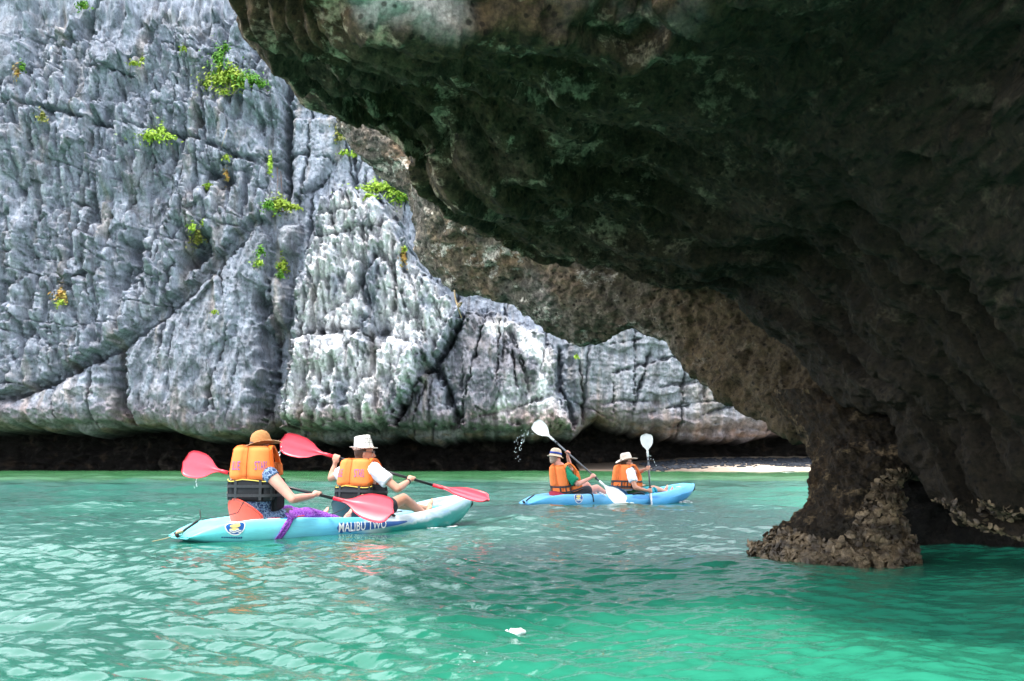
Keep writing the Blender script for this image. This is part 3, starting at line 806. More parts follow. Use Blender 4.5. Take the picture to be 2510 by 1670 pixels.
r5 = [(830, -240, 3.9), (830, 10, 4.25), (980, 70, 4.5), (1130, 95, 4.75), (1300, 120, 5.0), (1390, 165, 5.2), (1500, 230, 5.5), (1690, 275, 5.6), (1830, 290, 5.6), (1980, 315, 5.5), (2200, 390, 5.2), (2400, 500, 5.0), (2550, 620, 4.9), (2680, 750, 4.8), (2780, 850, 4.8), (2880, 900, 4.8), (3100, 950, 4.8)]
R6W = [(1.35, 3.5, 2.9), (1.6, 2.8, 3.0), (1.9, 2.0, 3.1), (2.1, 1.0, 3.0), (2.1, -.4, 2.8), (2.0, -1.2, 2.5), (2.2, -2, 2.0), (2.4, -3, 1.5), (2.5, -3.6, 1.0), (2.6, -4.2, .4)]  # unseen roof edge, drawn out past the camera to shade the right side
r6 = [(900, -260, 3.85), (880, 0, 4.1), (1030, 40, 4.2), (1200, 25, 4.3), (1380, 20, 4.4), (1480, 40, 4.5), (1620, 70, 4.6), (1800, 90, 4.6), (1960, 110, 4.5), (2120, 140, 4.4), (2400, 220, 4.2), (2650, 330, 4.0), (2850, 450, 3.9), (3000, 560, 3.9), (3100, 650, 3.9), (3200, 700, 3.9), (3350, 750, 3.9)]
L = [P(*q) for q in lip]
E6 = [P(*q) for q in r6][:7] + [np.array(q, float) for q in R6W]
n_c = len(L)
rowA = [[up(q, 0.6 + 0.05 * i, 3.6, 4.6) for i, q in enumerate(L)],
        [up(q, 0.35, 1.3, 1.5) for q in L],
        [up(q, 0.06, 0.40, 0.34) for q in L],
        L, [P(*q) for q in r3], [P(*q) for q in r4], [P(*q) for q in r5], E6,
        [up(q, 0.05, -0.12, 0.45) for q in E6],
        [up(q, 0.15, 0.25, 1.5) for q in E6],
        [up(q, 0.5, 1.6, 4.2) for q in E6]]
LUMPS = [(P(1190, 430, 6.9), .50, .38, (-.25, -.7, -.55)), (P(1330, 440, 6.6), .40, .22, (0, -.6, -.7)), (P(1600, 400, 6.6), .55, -.22, (0, -.5, -.8)), (P(1010, 215, 5.6), .35, -.20, (0, -.6, -.8)),
         (P(1900, 430, 6.6), .45, .24, (0, -.6, -.8)), (P(2010, 560, 6.7), .35, -.18, (0, -.6, -.8)), (P(1700, 600, 7.6), .5, .18, (0, -.7, -.7)), (P(2230, 930, 7.0), .35, .16, (-.5, -.8, -.2))]
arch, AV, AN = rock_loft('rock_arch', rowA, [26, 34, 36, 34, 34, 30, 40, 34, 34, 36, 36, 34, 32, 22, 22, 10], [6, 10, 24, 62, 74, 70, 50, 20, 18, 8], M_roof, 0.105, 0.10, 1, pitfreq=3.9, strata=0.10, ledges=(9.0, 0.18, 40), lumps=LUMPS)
tag(arch, kind='structure')
sunlit = np.zeros(AV.shape[:2]); vv = np.arange(AV.shape[0])[:, None]; r_edge = sum([6, 10, 24, 62, 74, 70, 50]) 
sunlit = sstep(r_edge - 6, r_edge + 4, vv + 10 * fbm(AV[..., 0] * 2.2, AV[..., 1] * 2.2, AV[..., 2] * 2.2, octv=3)) * (sstep(-1.0, -0.75, AV[..., 0]) * sstep(-0.12, -0.36, AV[..., 0]) + 0.30 * sstep(0.1, 0.5, fbm(AV[..., 0] * 3, AV[..., 1] * 3, AV[..., 2] * 3, octv=3)))  # colour mask for the sunlit near edge of the roof
vcol(arch, 'sunlit', np.repeat(sunlit.reshape(-1, 1), 3, axis=1))

# ---- rock of the arch farther in, lit from the open side
lipB = [(800, 215, 13.2), (850, 300, 13.0), (900, 385, 13.0), (1000, 470, 12.9), (1042, 555, 12.8), (1048, 618, 12.6), (1100, 692, 12.4), (1255, 738, 12.0), (1380, 814, 11.8), (1465, 826, 11.5), (1545, 800, 11.0), (1640, 838, 10.7), (1735, 920, 10.2), (1855, 1010, 9.6), (1955, 1066, 9.1), (2012, 1108, 8.7), (2150, 1130, 8.5), (2350, 1180, 8.5), (2700, 1230, 8.5)]
rdgB = [(870, 190, 12.8), (890, 285, 12.6), (950, 335, 12.3), (1030, 420, 12.0), (1070, 490, 11.7), (1100, 530, 11.5), (1190, 580, 11.3), (1340, 655, 11.1), (1450, 735, 10.9), (1530, 785, 10.7), (1620, 765, 10.4), (1730, 790, 10.1), (1840, 860, 9.6), (1945, 945, 9.1), (2030, 1005, 8.7), (2080, 1050, 8.4), (2210, 1070, 8.2), (2400, 1110, 8.2), (2720, 1160, 8.2)]
LB = [np.array(P(*q)) for q in lipB]; RB = [np.array(P(*q)) for q in rdgB]
rB5 = [P(a + 70, b - 80, d - 0.2) for a, b, d in rdgB]
rB6 = [P(a + 170, b - 190, d - 0.9) for a, b, d in rdgB]
rowB = [[up(q, 1.5, 4.0, 6.0) for q in LB], [up(q, 0.35, 0.9, 0.9) for q in LB], LB,
        [(a * 0.55 + b * 0.45) + np.array([-0.02, -0.16, -0.06]) for a, b in zip(LB, RB)], RB, rB5, rB6,
        [up(q, 0.6, 0.8, 3.0) for q in rB6]]
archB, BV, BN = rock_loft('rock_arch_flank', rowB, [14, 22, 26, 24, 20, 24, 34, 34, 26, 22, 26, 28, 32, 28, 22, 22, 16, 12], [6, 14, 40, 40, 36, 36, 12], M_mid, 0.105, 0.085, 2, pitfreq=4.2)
tag(archB, kind='structure')

# ---- the foot that stands in the water
ring_px = [(960, 1890, 2420, 8.7, .7), (1030, 1945, 2340, 8.45, .65), (1078, 1988, 2290, 8.25, .6), (1110, 2003, 2240, 8.0, .6), (1150, 2004, 2215, 7.85, .55), (1200, 1996, 2195, 7.75, .55), (1245, 1985, 2195, 7.65, .55), (1280, 1950, 2205, 7.6, .58), (1305, 1895, 2212, 7.6, .6), (1330, 1858, 2224, 7.6, .62), (1352, 1842, 2222, 7.6, .66)]
rowsC = []
for (py, xl, xr, d, ry) in ring_px:
    a, b = P(xl, py, d), P(xr, py, d)
    c0 = (a + b) / 2; rx = (b[0] - a[0]) / 2; row = []
    for k in range(17):
        th = math.pi + 2 * math.pi * k / 16
        cs, sn = math.cos(th), math.sin(th)
        row.append(c0 + np.array([rx * np.sign(cs) * abs(cs) ** 0.85, ry * np.sign(sn) * abs(sn) ** 0.85, 0]))
    rowsC.append(row)
base = np.array(rowsC[-1])
rowsC.append(list(base + np.array([-0.02, 0, -0.22]))); rowsC.append(list(base * np.array([1, 1, 0]) + np.array([0, 0, -0.9])))
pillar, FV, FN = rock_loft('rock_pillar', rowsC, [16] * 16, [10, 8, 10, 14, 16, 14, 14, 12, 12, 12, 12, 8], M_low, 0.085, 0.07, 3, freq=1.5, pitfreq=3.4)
tag(pillar, kind='structure')

# ---- dark back wall of the hollow behind the foot
rowsD = []
for (z, d) in ((-0.9, 9.0), (0.0, 8.95), (0.35, 9.2), (0.9, 9.7), (1.6, 9.6), (2.6, 8.8), (3.8, 8.0)):
    rowsD.append([np.array([x, d - 0.16 * (x - 2.6) + 0.12 * math.sin(3 * x), z]) for x in np.linspace(3.35, 9.5, 12)])
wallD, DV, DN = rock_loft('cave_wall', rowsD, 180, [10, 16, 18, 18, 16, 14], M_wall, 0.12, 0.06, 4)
tag(wallD, kind='structure')
# ================================================================== MATERIALS of the small things
M_skin = plain('skin_sunburnt', (0.66, 0.30, 0.23), 0.5, 0.4, 0.10, 9, 0.15, 200, 0.10)
M_skin2 = plain('skin_tanned', (0.52, 0.255, 0.17), 0.5, 0.4, 0.10, 9, 0.15, 200, 0.10)
M_skin3 = plain('skin_fair', (0.62, 0.34, 0.25), 0.5, 0.4, 0.10, 9, 0.15, 200, 0.10)
M_orange = plain('vest_orange', (0.92, 0.225, 0.055), 0.75, 0.25, 0.07, 10, 0.25, 500)
M_orange_edge = plain('vest_orange_edge', (0.88, 0.15, 0.015), 0.7, 0.25, 0.05, 10)
M_black = plain('vest_black', (0.016, 0.017, 0.020), 0.8, 0.25, 0.2, 10, 0.25, 400)
M_web = plain('webbing', (0.030, 0.032, 0.036), 0.65, 0.3, 0.15, 40)
M_yel = plain('yellow_piping', (0.75, 0.55, 0.09), 0.6)
M_ink = plain('purple_ink', (0.16, 0.10, 0.36), 0.7)
M_ink2 = plain('dark_ink', (0.02, 0.10, 0.26), 0.6)
M_white_ink = plain('white_ink', (0.85, 0.86, 0.86), 0.5)
M_red = plain('paddle_red', (0.82, 0.045, 0.075), 0.32, 0.5, 0.10, 12)
M_redd = plain('paddle_red_neck', (0.74, 0.02, 0.04), 0.35, 0.5)
M_wht = plain('paddle_white', (0.80, 0.80, 0.78), 0.35, 0.5, 0.04, 10)
M_shaft = plain('shaft_black', (0.014, 0.014, 0.016), 0.28, 0.5, 0.2, 30)
M_shaft2 = plain('shaft_metal', (0.075, 0.085, 0.10), 0.28, 0.6, 0.2, 30)
M_rubber = plain('black_rubber', (0.010, 0.010, 0.011), 0.5)
M_seat_red = plain('seat_red', (0.80, 0.075, 0.045), 0.5, 0.4, 0.08, 8, 0.2, 200)
M_seat_green = plain('seat_dark_green', (0.012, 0.042, 0.050), 0.55, 0.4, 0.15, 8, 0.2, 200)
M_seat_crim = plain('seat_crimson', (0.50, 0.02, 0.035), 0.55, 0.4, 0.1, 8)
M_seat_blue = plain('seat_blue', (0.010, 0.075, 0.16), 0.55, 0.4, 0.1, 8)
M_tee = plain('white_cotton', (0.76, 0.79, 0.84), 0.85, 0.2, 0.04, 8, 0.4, 60)
M_green_tee = plain('green_cotton', (0.010, 0.22, 0.11), 0.85, 0.2, 0.12, 8, 0.4, 60)
M_shorts = plain('dark_shorts', (0.030, 0.034, 0.042), 0.8, 0.2, 0.15, 10)
M_grnshort = plain('green_shorts', (0.020, 0.085, 0.035), 0.8, 0.2, 0.15, 10)
M_hair_b = plain('brown_hair', (0.055, 0.026, 0.014), 0.6, 0.4, 0.3, 40)
M_hair_g = plain('grey_hair', (0.30, 0.22, 0.17), 0.6, 0.4, 0.3, 40)
M_dark = plain('dark_glass', (0.008, 0.008, 0.010), 0.1, 0.6)
M_lip = plain('lips', (0.42, 0.12, 0.10), 0.5)
M_eye = plain('eye', (0.03, 0.02, 0.015), 0.2)
M_teal = plain('teal_bag', (0.015, 0.30, 0.36), 0.6, 0.3, 0.1, 8)
M_cord = plain('cord', (0.018, 0.018, 0.018), 0.6)
M_rope = plain('tan_rope', (0.42, 0.32, 0.19), 0.85, 0.1, 0.2, 30)
M_bluestk = plain('sticker_blue', (0.012, 0.10, 0.36), 0.4)
M_yelstk = plain('sticker_yellow', (0.72, 0.58, 0.20), 0.4)
M_drop = NT('water_drop').done((0.86, 0.92, 0.93), 0.05, 0.8)

def woven(name, c1, c2, c3, band=None, sc=40):
    t = NT(name); p = t.obj()
    w = t.noise(t.mapv(p, (1, 1, 3)), sc, 3, 0.6)
    return t.done(t.mix(t.ramp(w, [(0.35, 0), (0.65, 1)]), c1, c2), 0.85, 0.2, t.bump(w, 0.4, 0.004))
M_straw = woven('tan_felt', (0.36, 0.165, 0.060), (0.46, 0.225, 0.090), None)
M_straw2 = woven('pale_straw', (0.58, 0.48, 0.38), (0.82, 0.74, 0.65), None, sc=60)
M_canvas = woven('sand_canvas', (0.60, 0.44, 0.31), (0.72, 0.55, 0.40), None)
M_canvas2 = woven('pale_canvas', (0.66, 0.53, 0.42), (0.74, 0.62, 0.50), None)
M_bandp = plain('hat_band_tan', (0.62, 0.38, 0.23), 0.8)
M_bandb = plain('hat_band_blue', (0.012, 0.045, 0.30), 0.7)

def plaid():
    t = NT('plaid_cotton'); p = t.obj(); q = t.sep(p)
    m = None
    for ax, sc, w in ((0, 22, .16), (2, 22, .16), (0, 44, .08), (2, 44, .08), (1, 22, .16)):
        f = t.math('FRACT', t.math('MULTIPLY', q[ax], float(sc)))
        b = t.math('LESS_THAN', f, w)
        m = b if m is None else t.math('ADD', m, b)
    k = t.math('MULTIPLY', m, 0.42, True)
    return t.done(t.mix(k, (0.80, 0.775, 0.72), (0.10, 0.11, 0.115)), 0.85, 0.2)
M_plaid = plaid()

def batik(name, a, b, cc, sc=22):
    t = NT(name); p = t.obj()
    v = t.voro(p, sc, 'DISTANCE_TO_EDGE'); n = t.noise(p, sc * 0.6, 3, 0.6, 2.0)
    c = t.mix(t.ramp(n, [(0.46, 0), (0.54, 1)], 'EASE'), a, b)
    c = t.mix(t.ramp(v, [(0.02, 1), (0.07, 0)]), c, cc)
    return t.done(c, 0.8, 0.2)
M_dress = batik('navy_print', (0.020, 0.045, 0.115), (0.13, 0.21, 0.36), (0.30, 0.40, 0.55), 28)
M_sarong = batik('purple_sarong', (0.13, 0.020, 0.26), (0.27, 0.055, 0.44), (0.36, 0.18, 0.55), 42)

def hull_mat(name, near):
    t = NT(name); p = t.obj(); q = t.sep(p)
    n = t.noise(t.mapv(p, (1.0, 1.0, 2.0)), 1.7, 5, 0.6, 1.0)
    n2 = t.noise(t.mapv(p, (1.3, 1, 2.5), (4, 4, 4)), 2.4, 4, 0.6, 1.4)
    s = t.math('ADD', q[0], t.math('MULTIPLY', t.math('SUBTRACT', n, 0.5), 0.75))
    s = t.math('DIVIDE', s, 3.66)
    if near:
        r = t.ramp(s, [(0.0, 0)]); t.n.remove(r.node)
        rr = t.node('ShaderNodeValToRGB'); t.l.new(s, rr.inputs[0]); e = rr.color_ramp.elements
        stops = [(0.0, (0.13, 0.68, 0.70)), (0.22, (0.24, 0.76, 0.82)), (0.40, (0.15, 0.60, 0.86)), (0.50, (0.10, 0.48, 0.76)), (0.545, (0.70, 0.79, 0.85)), (0.70, (0.76, 0.83, 0.87)), (0.80, (0.50, 0.68, 0.82)), (1.0, (0.42, 0.64, 0.78))]
        while len(e) < len(stops): e.new(0.5)
        for el, (pp_, c_) in zip(e, stops): el.position = pp_; el.color = (*c_, 1)
        low = t.math('ADD', t.math('SUBTRACT', q[2], t.math('MULTIPLY', t.math('POWER', t.math('MAXIMUM', t.math('SUBTRACT', q[0], 2.35), 0.0), 1.6), 0.155)), t.math('MULTIPLY', t.math('SUBTRACT', n2, 0.5), 0.10))
        bow = t.ramp(t.math('DIVIDE', q[0], 3.66), [(0.50, 0.0), (0.60, 1.0)])
        c = t.mix(t.math('MULTIPLY', t.ramp(low, [(0.035, 1.0), (0.085, 0.0)]), bow), rr.outputs[0], (0.010, 0.29, 0.265))
        c = t.mix(t.math('MULTIPLY', t.math('MULTIPLY', t.ramp(low, [(0.06, 0.0), (0.09, 1.0), (0.13, 0.0)]), bow), t.ramp(n, [(0.45, 0), (0.6, 1)])), c, (0.05, 0.30, 0.62))
        c = t.mix(t.math('MULTIPLY', t.ramp(n2, [(0.58, 0), (0.68, 0.5)]), t.ramp(s, [(0.72, 0), (0.8, 1)])), c, (0.30, 0.68, 0.56))
    else:
        c = t.mix(t.ramp(n, [(0.35, 0), (0.65, 1)]), (0.085, 0.40, 0.74), (0.16, 0.50, 0.80))
        low = t.math('ADD', q[2], t.math('MULTIPLY', t.math('SUBTRACT', n2, 0.5), 0.04))
        bow = t.ramp(t.math('DIVIDE', q[0], 3.66), [(0.76, 0.0), (0.84, 1.0)])
        lim = t.math('SUBTRACT', low, t.math('MULTIPLY', t.math('MAXIMUM', t.math('SUBTRACT', q[0], 2.6), 0.0), 0.18))
        c = t.mix(t.math('MULTIPLY', t.ramp(lim, [(0.02, 1.0), (0.04, 0.0)]), bow), c, (0.008, 0.16, 0.34))
        band = t.math('MULTIPLY', t.ramp(t.math('ABSOLUTE', t.math('SUBTRACT', t.math('ADD', q[2], t.math('MULTIPLY', t.math('SUBTRACT', n2, 0.5), 0.05)), 0.10)), [(0.018, 1), (0.03, 0)]), t.ramp(t.math('ABSOLUTE', t.math('SUBTRACT', q[0], 2.25)), [(0.25, 1.0), (0.38, 0.0)]))
        c = t.mix(t.math('MULTIPLY', band, 0.8), c, (0.010, 0.20, 0.55))
    scr = t.noise(t.mapv(p, (2, 30, 30)), 3.0, 4, 0.7)
    c = t.mix(1.0, c, t.ramp(scr, [(0.3, 0.90), (0.6, 1.03)]), 'MULTIPLY')
    return t.done(c, 0.34, 0.45, t.bump(t.noise(p, 7, 3), 0.08, 0.02))

# ================================================================== KAYAKS
LEN = 3.66
def hull_prof(s):
    u = s / LEN
    w = 0.395 * (max(0.0, 1 - abs((u - 0.47) / 0.535) ** 2.7)) ** 0.62 + 0.012
    zs = np.interp(u, [0, .03, .08, .16, .30, .5, .62, .74, .84, .92, .97, 1.0], [.035, .085, .140, .175, .175, .150, .150, .185, .245, .300, .325, .315])
    zb = np.interp(u, [0, .04, .12, .3, .7, .84, .92, .97, 1.0], [.01, -.03, -.09, -.125, -.125, -.07, .02, .13, .25])
    dp = np.interp(u, [0, .12, .17, .24, .44, .48, .53, .80, .90, .955, 1.0], [0, 0, .04, .10, .10, .05, .10, .12, .10, .02, 0])
    return w, zs, zb, dp

def section(s):
    w, zs, zb, dp = hull_prof(s); H = zs - zb
    pts = [(0, zb), (.42 * w, zb + .015 * H), (.74 * w, zb + .09 * H), (.93 * w, zb + .26 * H), (1.0 * w, zb + .50 * H), (1.01 * w, zb + .72 * H),
           (.985 * w, zb + .90 * H), (.95 * w, zs - .008), (.90 * w, zs), (.84 * w, zs - .006), (.79 * w, zs - .25 * dp - .008), (.74 * w, zs - .8 * dp - .01), (.62 * w, zs - dp - .012), (.3 * w, zs - dp - .006), (0, zs - dp)]
    return pts

def side_at(s, f):
    """starboard side of the hull: f = 0 at the keel line .. 1 at the rim (kayak coordinates)"""
    p = np.array(section(s)); p = p[3:9]
    k = f * (len(p) - 1); i = min(int(k), len(p) - 2); q = p[i] + (p[i + 1] - p[i]) * (k - i)
    return np.array([s, -q[0], q[1]])
def side_pt(s, f, off=0.004):
    a = side_at(s, f); b = side_at(min(s + .02, LEN), f) - a; c = side_at(s, min(f + .03, 1)) - side_at(s, max(f - .03, 0))
    n = unit(np.cross(b, c)); n = n if n[1] < 0 else -n
    return a + n * off

def side_patch(fn, nu, nv, off=0.004):
    """flat print that follows the hull: fn(i/nu, j/nv) -> (s, f)"""
    V = [side_pt(*fn(i / (nu - 1), j / (nv - 1)), off) for j in range(nv) for i in range(nu)]
    return V, grid_faces(nv, nu).tolist()

def make_kayak(K, near):
    root = empty('kayak', tuple(K['s']), (0, 0, K['a']))
    if near: tag(root, 'turquoise and white two-seat kayak carrying the paddlers with red paddles', 'kayak', 'kayaks on the lagoon')
    else: tag(root, 'plain blue two-seat kayak farther off, carrying the paddlers with white paddles', 'kayak', 'kayaks on the lagoon')
    ss = np.concatenate([np.linspace(0, .3, 12)[:-1], np.linspace(.3, 3.3, 46)[:-1], np.linspace(3.3, LEN, 16)])
    V = []
    for s in ss:
        half = section(s)
        ring = [(s, -y, z) for y, z in half] + [(s, y, z) for y, z in half[-2:0:-1]]
        V.append(ring)
    V = np.array(V); ns, nr = V.shape[:2]
    F = grid_faces(ns, nr, wrapx=True).tolist() + [tuple(range(nr)), tuple((ns - 1) * nr + k for k in range(nr - 1, -1, -1))]
    hull = mesh_from('hull', V.reshape(-1, 3), F, hull_mat('hull_near' if near else 'hull_far', near), root)
    # seats
    def seat(s0, mat, hgt, lab):
        vs = []
        for j in range(9):
            f = j / 8
            for i in range(13):
                a = (i / 12 - .5) * 2.5
                r = .265
                top = hgt * (1 - .52 * abs(a / 1.25) ** 1.7)
                for_ = -math.cos(a) * r * .75
                vs.append((s0 + .10 + for_ - .05 * f, -math.sin(a) * r * 1.12, .065 + f * top))
        vs = np.array(vs); n = len(vs)
        ins = vs + np.array([.022, 0, 0])
        F = grid_faces(9, 13).tolist(); F2 = [tuple(q + n for q in f[::-1]) for f in F]
        edge = [i for i in range(13)] + [13 * j + 12 for j in range(1, 9)] + [8 * 13 + i for i in range(11, -1, -1)] + [13 * j for j in range(7, 0, -1)]
        E = [(edge[k], edge[(k + 1) % len(edge)], edge[(k + 1) % len(edge)] + n, edge[k] + n) for k in range(len(edge))]
        o = mesh_from('seat_back', np.concatenate([vs, ins]), F + F2 + E, mat, root); tag(o, lab)
        b = MB(); b.box((s0 + .14, 0, .085), (.17, .2, .02)); b.build('seat_pad', mat, root)
        for sg in (1, -1):
            m = MB(); m.box((s0 + .16, sg * .27, .16), (.085, .006, .017)); m.tube([(s0 + .22, sg * .275, .16), (s0 + .35, sg * .31, .18), (s0 + .45, sg * .325, .19)], .006, 6)
            m.build('seat_strap', mat if near and s0 < 1 else M_web, root)
    seat(.70, M_seat_red if near else M_seat_crim, (.30 if near else .16), 'red seat back')
    seat(1.93, M_seat_green if near else M_seat_blue, .27 if near else .24, 'dark seat back')
    # print on the starboard side
    if near:
        oval = lambda r0, r1: (lambda u, v: (.40 + .095 * (r0 + (r1 - r0) * v) * math.cos(2 * math.pi * u), .56 + .36 * (r0 + (r1 - r0) * v) * math.sin(2 * math.pi * u)))
    else:
        oval = lambda r0, r1: (lambda u, v: (.84 + .085 * (r0 + (r1 - r0) * v) * math.cos(2 * math.pi * u), .52 + .36 * (r0 + (r1 - r0) * v) * math.sin(2 * math.pi * u)))
    m = MB(); m.add(*side_patch(oval(.90, 1.0), 33, 2, .005)); m.build('emblem_rim', M_white_ink, root)
    m = MB(); m.add(*side_patch(oval(.02, .90), 33, 5, .004)); em = m.build('emblem', M_bluestk, root)
    c0 = .40 if near else .84
    m = MB()
    for k, (du, dv, wu, wv) in enumerate([(0, .02, .050, .09), (.018, .10, .03, .06), (-.012, -.13, .045, .05)]):
        m.add(*side_patch(lambda u, v, du=du, dv=dv, wu=wu, wv=wv: (c0 + du + wu * v * math.cos(6.2832 * u), .55 + dv + wv * v * math.sin(6.2832 * u)), 17, 2, .007))
    m.build('emblem_boat', M_yelstk, em)
    for f0 in (-.26, -.20, .22):
        m = MB(); m.add(*side_patch(lambda u, v, f0=f0: (c0 - .055 + .11 * u, .56 + f0 + .035 * v + .02 * math.sin(u * 12)), 14, 2, .008)); m.build('emblem_wave', M_white_ink, em)
    if near:
        def sw(u, v):
            s_ = 1.48 + .92 * u
            hw = .27 * (min(u / .07, 1) ** .7) * (1 - u) ** .45
            jag = .05 * math.sin(u * 40) * (v - .5) * (u < .2)
            return s_, .32 + .10 * u + (v - .5) * 2 * hw * .62 + jag
        m = MB(); m.add(*side_patch(sw, 60, 5, .004)); m.build('blue_swoosh', M_bluestk, root)
        v, f = text_mesh('MALIBU TWO', 1.0, .72, 1.05, .012)
        w_ = v[:, 0].max() - v[:, 0].min(); v[:, 0] = v[:, 0] / w_ * .60; v[:, 1] *= .44 / .75
        bmx = bmesh.new(); vv_ = [bmx.verts.new(q) for q in v]
        for q in f: bmx.faces.new([vv_[i] for i in q])
        bmesh.ops.triangulate(bmx, faces=bmx.faces[:])
        bmesh.ops.subdivide_edges(bmx, edges=bmx.edges[:], cuts=3, use_grid_fill=True)
        bmx.verts.index_update(); v = np.array([q.co[:] for q in bmx.verts]); f = [[w.index for w in q.verts] for q in bmx.faces]; bmx.free()
        V = [side_pt(1.80 + a, .33 + .10 * (a + .3) + b * .74, .009) for a, b, _ in v]
        m = MB(); m.add(V, f); m.build('lettering', M_white_ink, root, smooth=False)
        # faded small print on the stern
        m = MB()
        for i in range(9):
            a0 = .28 + i * .022
            m.add(*side_patch(lambda u, v, a0=a0: (a0 + .016 * u, .10 + .05 * v), 3, 2, .004))
        m.build('faded_print', M_ink2, root)
        m = MB(); V = [side_pt(.92 + .05 * math.cos(t) + .015 * math.sin(2 * t), .985 + .03 * math.sin(2 * t) - .03, .006) for t in np.linspace(0, 5, 12)]
        m.tube(V, .004, 5); m.build('squiggle_mark', M_cord, root)
    # grab handle amidships, bow and stern toggles, cords
    for sg in (-1, 1):
        pts = [np.array([1.98 + .26 * q, sg * .385, .150 + .035 * math.sin(math.pi * q)]) for q in np.linspace(0, 1, 9)]
        m = MB(); m.tube(pts, [.010] + [.017] * 7 + [.010], 8); m.build('side_handle', M_rubber, root)
    m = MB(); m.tube([(3.60, -.05, .305), (3.655, -.045, .28), (3.68, -.03, .22), (3.64, -.02, .18)], .014, 7); m.tube([(3.60, .05, .305), (3.66, .03, .28), (3.68, .0, .23)], .012, 7)
    m.build('bow_toggle', M_rubber, root)
    m = MB(); m.tube([(.02, -.01, .06), (.06, -.03, .10), (.16, -.05, .165)], .013, 7); m.tube([(.0, .02, .05), (-.03, .0, .06), (-.02, -.03, .03)], .018, 7)
    m.build('stern_toggle', M_rubber, root)
    if near:
        m = MB(); m.tube([(-.03, .0, .05), (-.02, -.025, .07), (.015, -.03, .075), (.01, .0, .06)], .014, 7); m.build('rope_knot', M_rope, root)
        m = MB(); m.tube([(-.02, -.01, .045), (-.16, -.06, .02), (-.30, -.10, .005)], .004, 5); m.build('rope_tail', M_rope, root)
        m = MB(); m.tube([(.16, -.06, .165), (.20, -.03, .19), (.19, -.02, .27)], .006, 6); m.tube([(.20, -.05, .18), (.34, -.19, .205), (.46, -.25, .24), (.55, -.2, .34)], .0045, 6)
        m.build('cord', M_cord, root)
        m = MB(); m.tube([(1.50, -.30, .19), (1.66, -.28, .24), (1.82, -.24, .36)], .004, 6); m.build('cord', M_cord, root)
        m = MB(); m.tube([(1.90, -.26, .38), (1.905, -.27, .28), (1.95, -.30, .20)], [.013, .02, .008], 7); m.build('strap_clip', M_rope, root)
    else:
        m = MB(); m.tube([(1.45, -.3, .2), (1.62, -.28, .24), (1.80, -.22, .33)], .005, 6); m.build('cord', M_cord, root)
        m = MB(); m.tube([side_pt(1.10, .97, .012), side_pt(1.12, .7, .012), side_pt(1.13, .25, .012)], .010, 6); m.build('hanging_strap', M_web, root)
        m = MB(); m.tube([side_pt(1.27, .99, .03), side_pt(1.33, .7, .03), side_pt(1.38, .55, .03)], .012, 6); m.build('pale_rod', M_wht, root)
        m = MB(); m.ell((3.28, -.05, .262), (.06, .045, .006)); m.build('deck_sticker', M_yelstk, root)
    for s_, f_ in ((.93, .93),):
        m = MB(); m.ell(side_pt(s_, f_, 0.001), (.035, .006, .014)); m.build('moulded_scupper', M_seat_green if not near else M_bluestk, root)
    return root
kayak_near = make_kayak(K1, True)
kayak_far = make_kayak(K2, False)

# ================================================================== PADDLES
def blade_mesh(root_p, tip_p, width, nrm, mat_neck, curve=0.03):
    a, b = np.asarray(root_p), np.asarray(tip_p)
    ax = unit(b - a); L = np.linalg.norm(b - a)
    nrm = unit(np.asarray(nrm) - ax * np.dot(nrm, ax)); sd = np.cross(ax, nrm)
    us = np.linspace(0, 1, 22); vs = np.linspace(-1, 1, 11)
    front = []; backs = []
    for u in us:
        w = np.interp(u, [0, .12, .22, .34, .5, .7, .85, .94, .98, 1.0], [.10, .13, .30, .66, .92, 1.0, .96, .80, .56, .18]) * width / 2
        for v in vs:
            asym = .10 * width * (u - .5) * v
            p = a + ax * (L * (u - .03 * v * v * (u > .6) * (u - .6) / .4)) + sd * (w * v + .0 * asym)
            rib = .010 * math.exp(-(v / .16) ** 2) * (1 - u * .7)
            bend = curve * (u ** 1.6) * L * .4 + .018 * (v * v) * min(1, u * 2)
            th = .012 * (1 - .75 * u) * (1 - .6 * v * v) + .004
            front.append(p + nrm * (rib + th + bend)); backs.append(p - nrm * (th - bend + rib * .5))
    n = len(front); nv, nu = len(us), len(vs)
    F = grid_faces(nv, nu).tolist(); F2 = [tuple(q + n for q in f[::-1]) for f in F]
    edge = list(range(nu)) + [nu * j + nu - 1 for j in range(1, nv)] + [(nv - 1) * nu + i for i in range(nu - 2, -1, -1)] + [nu * j for j in range(nv - 2, 0, -1)]
    E = [(edge[k], edge[(k + 1) % len(edge)], edge[(k + 1) % len(edge)] + n, edge[k] + n) for k in range(len(edge))]
    return front + backs, F + F2 + E

